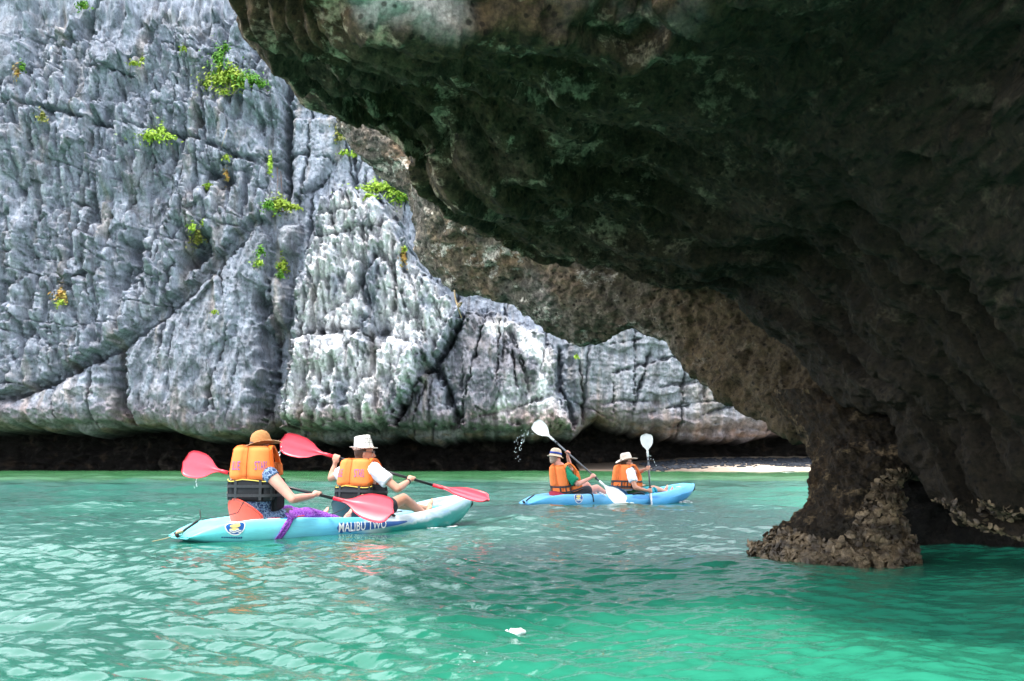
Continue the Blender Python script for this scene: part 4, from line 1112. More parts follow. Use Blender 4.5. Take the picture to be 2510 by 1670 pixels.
CAMP = np.array([0, 0, CAM_Z])
def make_paddle(A, B, nA, nB, rootA, rootB, width, mat, neckmat, shaftmat, label, ring=True):
    A, B = np.asarray(A), np.asarray(B)
    ax = unit(B - A); L = np.linalg.norm(B - A)
    org = (A + B) / 2
    root = empty('paddle', tuple(org)); tag(root, label, 'paddle', 'kayak paddles')
    a0, b0 = A + ax * L * rootA, B - ax * L * rootB
    m = MB(); m.tube([a0 - org, (a0 + b0) / 2 - org, b0 - org], .0155, 12); m.build('shaft', shaftmat, root)
    for e, r0, nn in ((A, a0, nA), (B, b0, nB)):
        V, F = blade_mesh(r0 - org, e - org, width, nn, neckmat)
        bl = mesh_from('blade', V, F, mat, root)
        d = unit(e - r0); m = MB(); m.tube([r0 - d * .07 - org, r0 + d * .02 - org, r0 + d * .10 - org], [.019, .020, .013], 10); m.build('blade_neck', neckmat, bl)
    if ring:
        for q in (a0 + ax * .14, b0 - ax * .14):
            m = MB(); m.tube([q - ax * .008 - org, q + ax * .008 - org], [.024, .026], 10); m.build('drip_ring', M_rubber, root)
    return dict(A=A, B=B, ax=ax, L=L, root=root)

view = lambda p: unit(CAMP - p)
A1, B1 = P(450, 1133, 10.45), P(966, 1258, 9.85)
pad1 = make_paddle(A1, B1, view(A1) + np.array([0, 0, .15]), view(B1) + np.array([0, 0, .35]), .195, .245, .29, M_red, M_redd, M_shaft, 'red-bladed paddle held by the rear paddler in the brown hat', False)
A2, B2 = P(687, 1082, 11.35), P(1199, 1229, 10.85)
pad2 = make_paddle(A2, B2, view(A2) + np.array([0, 0, .0]), np.array([.15, -.42, .9]), .235, .23, .255, M_red, M_redd, M_shaft, 'red-bladed paddle held by the front paddler in the plaid hat', False)
A3, B3 = P(1309, 1036, 17.9), P(1532, 1236, 17.0)
pad3 = make_paddle(A3, B3, view(A3), view(B3) + np.array([.2, 0, .3]), .20, .24, .25, M_wht, M_wht, M_shaft2, 'white-bladed paddle slanting down into the water beside the blue kayak')
A4, B4 = P(1584, 1063, 17.95), P(1597, 1245, 17.80)
pad4 = make_paddle(A4, B4, view(A4), np.array([.95, -.2, .1]), .265, .16, .225, M_wht, M_wht, M_shaft2, 'white-bladed paddle held upright by the front paddler of the blue kayak')
# ================================================================== PEOPLE
def frame_of(K, lean=0.0, yaw=0.0):
    a = K['a'] + yaw
    f = np.array([math.cos(a), math.sin(a), 0.0]); u = np.array([0, 0, 1.0])
    uu = unit(u * math.cos(lean) + f * math.sin(lean)); ff = unit(f - uu * np.dot(f, uu)); l = np.cross(uu, ff)
    return ff, l, uu

def hand_on(mb, c, ax, wrist, r=.026, up_=None):
    """palm, four bent fingers and a thumb closed round a shaft (axis ax through c)"""
    c = np.asarray(c); ax = unit(ax)
    p = wrist - c; p = unit(p - ax * np.dot(p, ax)); q = np.cross(ax, p)
    if up_ is not None and np.dot(q, up_) < 0: q = -q
    palm = c + p * .034 + q * .012
    mb.ell(palm, (.046, .020, .034), (ax, unit(p * .8 + q * .6), unit(q * .8 - p * .6)), 14)
    for k, (off, ln) in enumerate(((-.033, .93), (-.011, 1.0), (.011, .97), (.033, .82))):
        pts = []
        for ph in np.linspace(.35, 3.9 * ln, 7):
            pts.append(c + ax * off + r * 1.15 * (math.cos(ph) * p + math.sin(ph) * q))
        mb.tube(pts, [.0115, .0115, .011, .0105, .010, .0095, .008], 8)
    pts = [palm - ax * .030 - q * .012, c - ax * .044 + r * 1.05 * (p * .3 - q), c - ax * .036 + r * 1.15 * (-p * .7 - q * .75), c - ax * .020 + r * 1.15 * (-p)]
    mb.tube(pts, [.0135, .0125, .0115, .009], 8)
    mb.add(*capsule(palm + p * .018, wrist, .026, .0235))

def foot(mb, heel, toe, up_):
    heel, toe = np.asarray(heel), np.asarray(toe); d = unit(toe - heel); sd = np.cross(d, unit(up_))
    mb.add(*capsule(heel, heel + (toe - heel) * .7, .034, .033))
    for k in range(5):
        o = sd * (k - 2) * .017; base = heel + (toe - heel) * .66 + o
        mb.tube([base, base + d * (.075 - .008 * abs(k - (0.6))), base + d * (.095 - .009 * k)], [.012 + (.004 if k == 0 else 0), .011 + (.004 if k == 0 else 0), .007], 7)

def head_shapes(mb, c, f, u, k=1.0):
    l = np.cross(u, f)
    mb.ell(c + u * .015, (.098 * k, .077 * k, .118 * k), (f, l, u), 18)
    mb.ell(c + f * .030 - u * .060, (.066 * k, .058 * k, .062 * k), (f, l, u), 14)
    mb.ell(c + f * .074 - u * .098, (.022, .026, .020), (f, l, u), 10)                       # chin
    mb.add(*capsule(c + f * .092 + u * .018, c + f * .112 - u * .022, .011, .016, 10))          # nose
    for s in (1, -1):
        mb.ell(c + l * s * .076 - f * .008 - u * .008, (.020, .009, .032), (unit(f + l * s * .35), l, u), 10)
        mb.ell(c + f * .070 + l * s * .032 - u * .030, (.025, .024, .022), (f, l, u), 10)       # cheek

def person(spec):
    K = spec['K']; f, l, u = frame_of(K, spec.get('lean', 0), spec.get('yaw', 0))
    pel = np.asarray(spec['pelvis']); sc = spec.get('scale', 1.0)
    org = pel.copy(); org[2] = 0.06
    root = empty('person', tuple(org)); tag(root, spec['label'], 'person', 'paddlers')
    T = lambda a, b, c: pel + f * a + l * b + u * c
    sh_c = T(.0, 0, spec.get('sh', .46)); shw = spec.get('shw', .175)
    shR, shL = sh_c - l * shw, sh_c + l * shw
    if 'shR' in spec: shR = np.asarray(spec['shR'])
    if 'shL' in spec: shL = np.asarray(spec['shL'])
    neck = T(.0, 0, spec.get('sh', .46) + .07)
    hc = np.asarray(spec['head']); hf = unit(spec['face']); hu = unit(np.array([0, 0, 1.0]) + spec.get('headtilt', np.zeros(3))); hf = unit(hf - hu * np.dot(hf, hu))
    b = MB()
    b.ell(T(0, 0, .02), (.13, .175, .12), (f, l, u), 16)
    b.add(*capsule(T(0, 0, .05), T(.01, 0, .24), .145, .14)); b.ell(T(.01, 0, .15), (.125, .165, .16), (f, l, u), 16)
    b.ell(T(.01, 0, .33), (.125, .175, .16), (f, l, u), 16)
    b.add(*capsule(shL, shR, .070, .070))
    b.add(*capsule(sh_c + u * .0, neck, .075, .055)); b.add(*capsule(neck, hc - hu * .05, .054, .052))
    head_shapes(b, hc, hf, hu)
    for side, sh in (('R', shR), ('L', shL)):
        el, hd = np.asarray(spec['el' + side]), np.asarray(spec['ha' + side]); ax = spec['pad']['ax']
        # wrist set back from the shaft towards the elbow
        wv = unit(el - hd); wv = unit(wv - ax * np.dot(wv, ax) * .7); wr = hd + wv * .085
        b.add(*capsule(sh, el, spec.get('armr', .056), .042)); b.add(*capsule(el, el + (wr - el) * .35, .042, .041)); b.add(*capsule(el + (wr - el) * .35, wr, .041, .026))
        hand_on(b, hd, ax, wr, .024, np.array([0, 0, 1.0]))
    for side in ('R', 'L'):
        hip, kn, an, to = [np.asarray(q) for q in spec['leg' + side]]
        b.add(*capsule(hip, kn, .088, .060)); b.add(*capsule(kn, kn + (an - kn) * .35, .060, .056)); b.add(*capsule(kn + (an - kn) * .35, an, .056, .036))
        foot(b, an - np.array([0, 0, .02]), to, np.array([0, 0, 1.0]))
    inv = lambda m: [v - org for v in m]
    for i in range(len(b.v)): b.v[i] = b.v[i] - org
    body = remeshed('body', b, spec.get('vox', .0085), spec['skin'], root, 3)
    S = dict(root=root, org=org, T=T, f=f, l=l, u=u, shR=shR, shL=shL, hc=hc, hf=hf, hu=hu, spec=spec, neck=neck)
    hl = np.cross(hu, hf); o_ = hc - org
    for s in (1, -1):
        m = MB(); m.ell(o_ + hf * .088 + hl * s * .031 + hu * .018, (.008, .012, .010), (hf, hl, hu), 8); m.build('eye', M_eye, root)
    m = MB(); m.add(*capsule(o_ + hf * .098 - hl * .02 - hu * .058, o_ + hf * .098 + hl * .02 - hu * .058, .007, .007, 8)); m.build('mouth', M_lip, root)
    m = MB(); m.ell(o_ - hf * .022 + hu * .020, (.090, .083, .116), (hf, hl, hu), 16); m.ell(o_ - hf * .055 - hu * .05, (.045, .060, .05), (hf, hl, hu), 12)
    m.build('hair', spec['hair'], root)
    return S

def cloth(S, name, caps, mat, voxel=.011, sm=3):
    m = MB()
    for c in caps:
        if isinstance(c[0], str):
            a, b = np.asarray(c[1]) - S['org'], np.asarray(c[2]) - S['org']
            m.tube([a, a * .6 + b * .4, a * .25 + b * .75, b], [c[3], c[3] * .98, c[3] * .6 + c[4] * .4, c[4]], 16); continue
        if len(c) == 4: m.add(*capsule(np.asarray(c[0]) - S['org'], np.asarray(c[1]) - S['org'], c[2], c[3]))
        else: m.ell(np.asarray(c[0]) - S['org'], c[1], c[2], 16)
    o = remeshed(name, m, voxel, mat, S['root'], sm)
    n = len(o.data.vertices); co = np.empty(n * 3, np.float32); no = np.empty(n * 3, np.float32)
    o.data.vertices.foreach_get('co', co); o.data.vertices.foreach_get('normal', no); co = co.reshape(-1, 3); no = no.reshape(-1, 3)
    w = fbm(co[:, 0] * 9 + co[:, 2] * 4, co[:, 1] * 9, co[:, 2] * 13, 3, .55, ridge=True) * .009        # folds
    o.data.vertices.foreach_set('co', (co + no * w[:, None]).ravel().astype(np.float32)); o.data.update()
    return o

def vest(S, orange_low=None, base=.02, top=.56, split=.24, letters=True, all_orange=False, drop=.0, words=(('BLUE', -23, 26), ('STARS', 24, 34))):
    """foam life vest: black shell, padded panels, straps, print"""
    f, l, u, T, org, root = S['f'], S['l'], S['u'], S['T'], S['org'], S['root']
    def surf(th, h, r):
        k = 2 / 3.4; t_ = (h - base) / (top - base)
        a = .205 * (1.0 + .02 * math.sin(3 * t_)) * (1 - .24 * max(0, t_ - .35) / .65); b = .165 * (1 - .12 * max(0, t_ - .7) / .3)
        sn, cs = math.sin(th), math.cos(th)
        x = math.copysign(abs(sn) ** k, sn) * (a + r); y = math.copysign(abs(cs) ** k, cs) * (b + r)
        return T(-y + .012, -x, h) - org                     # th = 0 in the middle of the back, positive to starboard
    def panel(name, t0, t1, h0, h1, thick, mat, parent, n=14, m=14, r0=0.0, bend=None):
        V = []; W_ = []
        for j in range(m):
            for i in range(n):
                a, c = i / (n - 1), j / (m - 1)
                hh0 = h0 if bend is None else h0 + bend * (1 - (2 * a - 1) ** 2)
                q = (1 - abs(2 * a - 1) ** 8) * (1 - abs(2 * c - 1) ** 8)
                th, hh = math.radians(t0 + (t1 - t0) * a), hh0 + (h1 - hh0) * c
                V.append(surf(th, hh, r0 + thick * q ** .4)); W_.append(surf(th, hh, r0 - .02))
        N = len(V); F = grid_faces(m, n).tolist(); F2 = [tuple(q + N for q in x[::-1]) for x in F]
        ed = list(range(n)) + [n * j + n - 1 for j in range(1, m)] + [(m - 1) * n + i for i in range(n - 2, -1, -1)] + [n * j for j in range(m - 2, 0, -1)]
        E = [(ed[k], ed[(k + 1) % len(ed)], ed[(k + 1) % len(ed)] + N, ed[k] + N) for k in range(len(ed))]
        return mesh_from(name, V + W_, F + F2 + E, mat, parent)
    low = M_orange if all_orange else M_black
    v = panel('life_vest', -178, 178, base + .02, split + .02, .012, low, root, 60, 10, -.01)
    Hs = split
    for (a, b) in ((-64, -4), (-3, 64)):
        panel('back_panel', a, b, Hs, top, .048, M_orange, v, bend=-.02)
    if not all_orange:
        panel('edge_trim', 56, 74, Hs + .01, top - .01, .050, M_orange_edge, v)
        panel('edge_trim', -74, -56, Hs + .01, top - .01, .050, M_orange_edge, v)
    for (a, b) in ((-72, -26), (-26, 24), (24, 72)):
        panel('lower_back_panel', a, b, base, Hs, .050, low, v, bend=.0)
    for s in (1, -1):
        panel('side_panel', *sorted((s * 78, s * 118)), base - drop, min(Hs + .05, .30), .035, low, v)
        panel('front_panel', *sorted((s * 118, s * 176)), base - drop, Hs + .02, .055, low, v)
        panel('front_panel', *sorted((s * 128, s * 176)), Hs + .02, top - .16, .050, M_orange, v)
        # strap over the shoulder
        pts = [surf(math.radians(s * 58), top - .05, .03), surf(math.radians(s * 60), top - .01, .02) + f * .05,
               T(.06, -s * .135, top - .01) - org, T(.13, -s * .145, top - .09) - org, surf(math.radians(s * 140), top - .18, .02)]
        pts = catmull(np.array(pts), 14); m = MB()
        rib = []
        for i, p in enumerate(pts):
            t_ = unit(pts[min(i + 1, 13)] - pts[max(i - 1, 0)]); n_ = unit(np.cross(t_, l)); w_ = l
            for (da, db) in ((-1, -1), (1, -1), (1, 1), (-1, 1)): rib.append(p + w_ * da * .024 + n_ * db * .012)
        F = [tuple(q) for q in grid_faces(14, 4, wrapx=True).tolist()] + [(3, 2, 1, 0), (52, 53, 54, 55)]
        m.add(rib, F); m.build('shoulder_strap', M_orange_edge if not all_orange else M_orange, v, smooth=False)
    # webbing
    for hh in ((base + .06, base + .15) if not all_orange else (base + .035, base + .13)):
        m = MB(); ring = []
        for k in range(61):
            th = math.radians(-176 + 352 * k / 60)
            for dh, dr in ((-.014, .046), (-.014, .056), (.014, .056), (.014, .046)): ring.append(surf(th, hh + dh, dr + .002))
        m.add(ring, grid_faces(61, 4, wrapx=True).tolist()); m.build('belt', M_web, v, smooth=False)
    for a in ((-50, -16, 18, 52) if not all_orange else (-52, -22, 10, 40, 66)):
        m = MB(); ring = []
        for k in range(8):
            hh = base + .015 + (.19 if not all_orange else .13) * k / 7
            for da, dr in ((-3.2, .044), (-3.2, .0545), (3.2, .0545), (3.2, .044)): ring.append(surf(math.radians(a + da), hh, dr + .004))
        m.add(ring, grid_faces(8, 4, wrapx=True).tolist()); m.build('webbing', M_web, v, smooth=False)
    if not all_orange:
        m = MB(); m.tube([surf(math.radians(a), Hs - .02 * (1 - ((a + 34) / 30) ** 2 if a < -4 else 1 - ((a - 30) / 34) ** 2) - .004, .052) for a in range(-64, 65, 4)], .005, 6); m.build('piping', M_yel, v)
    else:
        for a in (-62, 3, 62):
            m = MB(); m.tube([surf(math.radians(a), hh, .05 if a == 3 else .04) for hh in np.linspace(Hs + .01, top - .02, 12)], .0035, 5); m.build('seam', M_orange_edge, v)
    m = MB(); m.box(surf(math.radians(172), base + .06, .062), (.02, .03, .018), (f, l, u)); m.build('buckle', M_rubber, v)
    if letters:
        for word, c0, wid in words:
            tv, tf = text_mesh(word, 1.0, 1.0, 1.08); w_ = tv[:, 0].max() - tv[:, 0].min(); hgt = tv[:, 1].max() - tv[:, 1].min()
            V = [surf(math.radians(c0 + a / w_ * wid), Hs + .125 + b / hgt * .085, .052) for a, b, _ in tv]
            m = MB(); m.add(V, tf); m.build('lettering', M_ink, v, smooth=False)
    return v

def hat(S, name, mat, crown, brim, curl=None, tilt=0.0, band=None, back=0.0, side=0.0, fedora=False, bmat=None, lift=.055, lab=None):
    """crown = [(height, radius)...], brim = radius; sits on the head"""
    hf, hu = S['hf'], S['hu']; hl = np.cross(hu, hf)
    R = Matrix.Rotation(tilt, 3, Vector(hl)) @ Matrix.Rotation(side, 3, Vector(hf))
    ax = [np.array(R @ Vector(q)) for q in (hf, hl, hu)]
    c = S['hc'] - S['org'] + hu * lift - hf * back
    n = 36; V = []; F = []
    prof = [(brim, 0.0, 1), (brim * .88, .0, 1), (crown[0][1] + .012, 0.0, .3)] + [(r, h, 0) for h, r in crown]
    for (r, h, br) in prof:
        for k in range(n):
            a = 2 * math.pi * k / n
            ex, ey = 1.13 if br == 0 else 1.08, 1.0 if br == 0 else .96
            x, y, z = r * ex * math.cos(a), r * ey * math.sin(a), h
            if br and curl: z += curl(a) * br
            if fedora and br == 0 and h > .06:
                z -= .022 * math.exp(-(y / .025) ** 2) * (h > .09); x *= 1 - .0 * h
                pinch = math.exp(-((a if a < math.pi else a - 2 * math.pi) ** 2 - .35) ** 2 / .12) * .012; y *= 1 - pinch * 8 * (x > 0)
            V.append(c + ax[0] * x + ax[1] * y + ax[2] * z)
    m_ = len(prof)
    F = grid_faces(m_, n, wrapx=True).tolist() + [tuple((m_ - 1) * n + k for k in range(n))]
    o = mesh_from('hat', V, F, mat, S['root'])
    if lab: tag(o, lab)
    so = o.modifiers.new('thick', 'SOLIDIFY'); so.thickness = .005; so.offset = -1
    if band:
        h0, h1 = band; r0 = np.interp(h0, [q[0] for q in crown], [q[1] for q in crown]); r1 = np.interp(h1, [q[0] for q in crown], [q[1] for q in crown])
        V = []
        for (h, r) in ((h0, r0 + .002), (h0, r0 + .006), (h1, r1 + .006), (h1, r1 + .002)):
            for k in range(n):
                a = 2 * math.pi * k / n; V.append(c + ax[0] * r * 1.13 * math.cos(a) + ax[1] * r * math.sin(a) + ax[2] * h)
        mesh_from('hat_band', V, grid_faces(4, n, wrapx=True).tolist(), bmat, o)
    return o, c, ax

def glasses(S, mat=None, arm=True):
    hf, hu = S['hf'], S['hu']; hl = np.cross(hu, hf); c = S['hc'] - S['org'] + hu * .018
    m = MB()
    for s in (1, -1):
        m.ell(c + hf * .108 + hl * s * .033, (.004, .026, .020), (hf, hl, hu), 10)
        m.tube([c + hf * .106 + hl * s * .060, c + hf * .03 + hl * s * .083, c - hf * .02 + hl * s * .084 - hu * .004], .003, 5)
    m.build('glasses', mat or M_dark, S['root'])

def at(K, s, lt, z): return kl(K, s, lt, z)
def on_pad(pd, px):
    """point of a paddle's shaft seen at photograph column px"""
    lo, hi = 0.0, 1.0
    for _ in range(40):
        m = (lo + hi) / 2; q = pd['A'] + (pd['B'] - pd['A']) * m
        if CX + F_PX * q[0] / (q[1] * math.cos(TILT) + (q[2] - CAM_Z) * math.sin(TILT)) < px: lo = m
        else: hi = m
    return pd['A'] + (pd['B'] - pd['A']) * lo

fw1, lf1 = np.array([math.cos(K1['a']), math.sin(K1['a']), 0]), np.array([-math.sin(K1['a']), math.cos(K1['a']), 0])
fw2, lf2 = np.array([math.cos(K2['a']), math.sin(K2['a']), 0]), np.array([-math.sin(K2['a']), math.cos(K2['a']), 0])

# ---- rear paddler of the near kayak
pel = at(K1, .80, 0, .15)
haR = on_pad(pad1, 778); haL = on_pad(pad1, 622)
S1 = person(dict(K=K1, pelvis=pel, lean=math.radians(-1), yaw=math.radians(35), head=P(636, 1103, 9.98), face=fw1 * .9 - lf1 * .35, headtilt=fw1 * .15,
    shR=P(661, 1163, 9.80), elR=P(717, 1224, 9.72), haR=haR, elL=P(566, 1208, 10.25), haL=haL, armr=.068, shw=.18, sh=.47,
    legR=(at(K1, .86, -.10, .14), at(K1, 1.27, -.20, .185), at(K1, 1.68, -.24, .11), at(K1, 1.76, -.25, .20)),
    legL=(at(K1, .86, .10, .14), at(K1, 1.24, .12, .20), at(K1, 1.58, .04, .13), at(K1, 1.66, .03, .21)),
    skin=M_skin, hair=M_hair_b, pad=pad1,
    label='person in brown frayed-brim hat and orange vest, rear seat of the turquoise kayak'))
cloth(S1, 'dress', [(S1['T'](0, 0, .03), (.15, .195, .14), (S1['f'], S1['l'], S1['u'])), (S1['T'](0, 0, .08), S1['T'](.01, 0, .36), .158, .16),
    (S1['shL'], S1['shR'], .073, .073), ('flat', S1['shR'], S1['shR'] + (P(717, 1224, 9.72) - S1['shR']) * .15, .070, .077),
    (at(K1, .86, -.10, .14), at(K1, 1.06, -.15, .165), .105, .090), (at(K1, .86, .10, .15), at(K1, 1.06, .11, .18), .105, .088)], M_dress)
cloth(S1, 'sarong', [(at(K1, 1.08, -.17, .165), at(K1, 1.27, -.20, .185), .088, .076), (at(K1, 1.27, -.20, .185), at(K1, 1.58, -.23, .125), .075, .050),
    (at(K1, 1.10, .12, .185), at(K1, 1.24, .12, .20), .08, .074), (at(K1, 1.24, .12, .20), at(K1, 1.52, .05, .14), .07, .048)], M_sarong)
# end of the sarong trailing over the side into the water
Vs = []
Kroot = np.array(K1['s'])
for j in range(15):
    f_ = 1.03 - 1.0 * j / 14
    for i in range(6):
        s_ = .985 - .17 * (j / 14) ** 1.3 + (i / 5 - .4) * (.075 if j > 2 else .11)
        q = side_pt(s_, min(max(f_, 0), 1), .012 + .006 * math.sin(i * 2.1 + j * .6)) + (np.array([0, .05, .03]) * (f_ - 1) / .03 if f_ > 1 else 0)
        Vs.append(kl(K1, q[0], q[1], q[2]) - S1['org'])
so = mesh_from('sarong_end', Vs, grid_faces(15, 6).tolist(), M_sarong, S1['root']); so.modifiers.new('thick', 'SOLIDIFY').thickness = .006
m = MB(); a_ = at(K1, 1.055, -.16, .163) - S1['org']; m.add(*capsule(a_, a_ + fw1 * .03 + np.array([0, 0, .01]), .093, .091)); m.build('leg_strap', M_rubber, S1['root'])
vest(S1, base=.185, top=.725, split=.405, drop=.10)
def curl1(a): return .030 * math.cos(2 * a) * -1 + .012
ho, hcn, hax = hat(S1, 'hat', M_straw, [(0, .092), (.045, .091), (.095, .085), (.130, .068), (.150, .042), (.155, .018)], .175, lambda a: .035 * math.sin(a) ** 2 - .012 * math.cos(a), tilt=-.34, band=(.004, .030), fedora=True, bmat=M_bandp, back=-.012, lift=.050, lab='tan felt hat with pinched crown and frayed brim')
m = MB()
for k in range(80):
    a = 2 * math.pi * k / 80; z = .035 * math.sin(a) ** 2 - .012 * math.cos(a)
    q = hcn + hax[0] * .189 * math.cos(a) + hax[1] * .168 * math.sin(a) + hax[2] * z
    d = hax[0] * math.cos(a) + hax[1] * math.sin(a)
    m.tube([q - d * .004, q + d * random.uniform(.008, .02) + hax[2] * random.uniform(-.008, .006)], [.003, .001], 4)
m.build('brim_fringe', M_bandp, ho)
glasses(S1)

# ---- front paddler of the near kayak
pel = at(K1, 2.06, 0, .15)
S2 = person(dict(K=K1, pelvis=pel, lean=math.radians(3), yaw=math.radians(16), head=P(893, 1112, 10.92), face=fw1 * .8 - lf1 * .55, headtilt=fw1 * .05,
    shR=P(917, 1153, 10.72), elR=P(975, 1199, 10.66), haR=on_pad(pad2, 1009), elL=P(812, 1172, 11.2), haL=on_pad(pad2, 826), armr=.052, sh=.47,
    legR=(at(K1, 2.12, -.10, .14), at(K1, 2.52, -.17, .315), at(K1, 2.84, -.17, .13), at(K1, 2.91, -.17, .21)),
    legL=(at(K1, 2.12, .10, .14), at(K1, 2.60, .12, .26), at(K1, 3.02, .02, .18), at(K1, 3.09, .02, .26)),
    skin=M_skin2, hair=M_hair_b, pad=pad2,
    label='person in white plaid hat, glasses and white T-shirt, front seat of the turquoise kayak'))
eR, eL = P(975, 1199, 10.66), P(812, 1172, 11.2)
cloth(S2, 't_shirt', [(S2['T'](0, 0, .10), S2['T'](.01, 0, .36), .152, .155), (S2['T'](.0, 0, .2), (.14, .18, .2), (S2['f'], S2['l'], S2['u'])), (S2['shL'], S2['shR'], .082, .082),
    ('flat', S2['shR'], S2['shR'] + (eR - S2['shR']) * .60, .076, .079), ('flat', S2['shL'], S2['shL'] + (eL - S2['shL']) * .5, .078, .08)], M_tee)
cloth(S2, 'shorts', [(S2['T'](0, 0, .02), (.15, .195, .13), (S2['f'], S2['l'], S2['u'])), (at(K1, 2.12, -.10, .14), at(K1, 2.36, -.14, .24), .105, .09), (at(K1, 2.12, .10, .14), at(K1, 2.40, .12, .2), .105, .09)], M_shorts)
vest(S2, base=.10, top=.60, split=.31, words=(('BLUE', -26, 24), ('STARS', 20, 30)))
hat(S2, 'hat', M_plaid, [(0, .092), (.05, .089), (.105, .081), (.138, .074), (.145, .055), (.135, .02)], .138, lambda a: -.018 * math.cos(a) + .022 * (math.cos(a) < -.2) * abs(math.cos(a)) + .006, tilt=-.20, band=(.002, .012), bmat=M_canvas2, lift=.052, back=.008, lab='white and grey plaid trilby')
glasses(S2, M_shaft2)
wv = unit(eR - on_pad(pad2, 1009)); m = MB(); c0 = on_pad(pad2, 1009) + wv * .115 - S2['org']; m.tube([c0 - wv * .012, c0, c0 + wv * .012], [.033, .036, .034], 14); m.build('bracelet', M_rubber, S2['root'])

# ---- rear paddler of the far kayak
pel = at(K2, .86, 0, .14)
S3 = person(dict(K=K2, pelvis=pel, lean=math.radians(-13), yaw=math.radians(8), head=P(1361, 1124, 17.42), face=fw2 * .95 + lf2 * .1, headtilt=fw2 * .12,
    shR=P(1377, 1154, 17.25), elR=P(1417, 1187, 17.15), haR=on_pad(pad3, 1455), elL=P(1400, 1152, 17.75), haL=on_pad(pad3, 1392), armr=.054, sh=.45, vox=.0115,
    legR=(at(K2, .92, -.10, .13), at(K2, 1.36, -.17, .27), at(K2, 1.66, -.15, .10), at(K2, 1.76, -.16, .18)),
    legL=(at(K2, .92, .10, .13), at(K2, 1.36, .17, .33), at(K2, 1.60, .14, .10), at(K2, 1.70, .14, .18)),
    skin=M_skin, hair=M_hair_g, pad=pad3,
    label='person in sand bucket hat and green T-shirt, rear seat of the blue kayak'))
eR, eL = P(1417, 1187, 17.15), P(1400, 1152, 17.75)
cloth(S3, 't_shirt', [(S3['T'](0, 0, .06), S3['T'](.01, 0, .36), .152, .155), (S3['shL'], S3['shR'], .083, .083), ('flat', S3['shR'], S3['shR'] + (eR - S3['shR']) * .85, .08, .084), (S3['shL'], S3['shL'] + (eL - S3['shL']) * .6, .08, .08)], M_green_tee, .014)
cloth(S3, 'shorts', [(S3['T'](0, 0, .0), (.15, .195, .12), (S3['f'], S3['l'], S3['u'])), (at(K2, .92, -.10, .13), at(K2, 1.18, -.14, .22), .105, .09), (at(K2, .92, .10, .13), at(K2, 1.2, .15, .24), .105, .09)], M_shorts, .014)
vest(S3, base=.07, top=.565, split=.19, letters=False, all_orange=True)
hat(S3, 'hat', M_canvas, [(0, .095), (.03, .093), (.07, .088), (.10, .074), (.118, .045), (.122, .015)], .140, lambda a: -.030, tilt=.06, band=(.012, .045), bmat=M_bandb, lift=.060, lab='sand coloured bucket hat with blue band')
glasses(S3)

# ---- front paddler of the far kayak
pel = at(K2, 2.12, 0, .14)
S4 = person(dict(K=K2, pelvis=pel, lean=math.radians(2), yaw=math.radians(8), head=P(1535, 1134, 18.05), face=fw2 * .9 - lf2 * .35, headtilt=fw2 * .05,
    shR=P(1545, 1158, 17.86), elR=P(1557, 1196, 17.72), haR=on_pad(pad4, 1594), elL=P(1563, 1160, 18.2), haL=pad4['A'] + (pad4['B'] - pad4['A']) * .47, armr=.054, sh=.45, vox=.0115,
    legR=(at(K2, 2.18, -.10, .13), at(K2, 2.60, -.17, .24), at(K2, 2.98, -.16, .15), at(K2, 3.04, -.16, .23)),
    legL=(at(K2, 2.18, .10, .13), at(K2, 2.62, .14, .25), at(K2, 3.04, .06, .18), at(K2, 3.10, .06, .26)),
    skin=M_skin2, hair=M_hair_b, pad=pad4,
    label='person in pale straw hat and white T-shirt, front seat of the blue kayak'))
eR, eL = P(1557, 1196, 17.72), P(1563, 1160, 18.2)
cloth(S4, 't_shirt', [(S4['T'](0, 0, .08), S4['T'](.01, 0, .36), .152, .155), (S4['shL'], S4['shR'], .083, .083), ('flat', S4['shR'], S4['shR'] + (eR - S4['shR']) * .62, .08, .08), (S4['shL'], S4['shL'] + (eL - S4['shL']) * .5, .08, .078)], M_tee, .014)
cloth(S4, 'shorts', [(S4['T'](0, 0, .0), (.15, .195, .12), (S4['f'], S4['l'], S4['u'])), (at(K2, 2.18, -.10, .13), at(K2, 2.48, -.14, .22), .105, .088), (at(K2, 2.18, .10, .13), at(K2, 2.5, .13, .24), .105, .088)], M_grnshort, .014)
vest(S4, base=.10, top=.53, split=.22, letters=False, all_orange=True)
hat(S4, 'hat', M_straw2, [(0, .093), (.04, .091), (.085, .084), (.115, .074), (.125, .052), (.115, .018)], .190, lambda a: .045 * math.sin(a) ** 2 - .02, tilt=-.24, lift=.052, lab='pale straw hat with curled brim')
glasses(S4)
# teal bag lying beside the front seat
m = MB(); q = at(K2, 2.42, -.22, .20); bag_o = q
m.ell((0, 0, 0), (.17, .07, .085), (fw2, lf2, np.array([0, 0, 1.0])), 14); m.tube([fw2 * .14 + np.array([0, 0, .05]), fw2 * .19 + np.array([0, 0, .03]), fw2 * .2 - np.array([0, 0, .02])], .03, 8)
bag = m.build('dry_bag', M_teal); bag.location = tuple(bag_o)
tag(bag, 'small teal dry bag lying in the blue kayak beside the front paddler', 'bag')
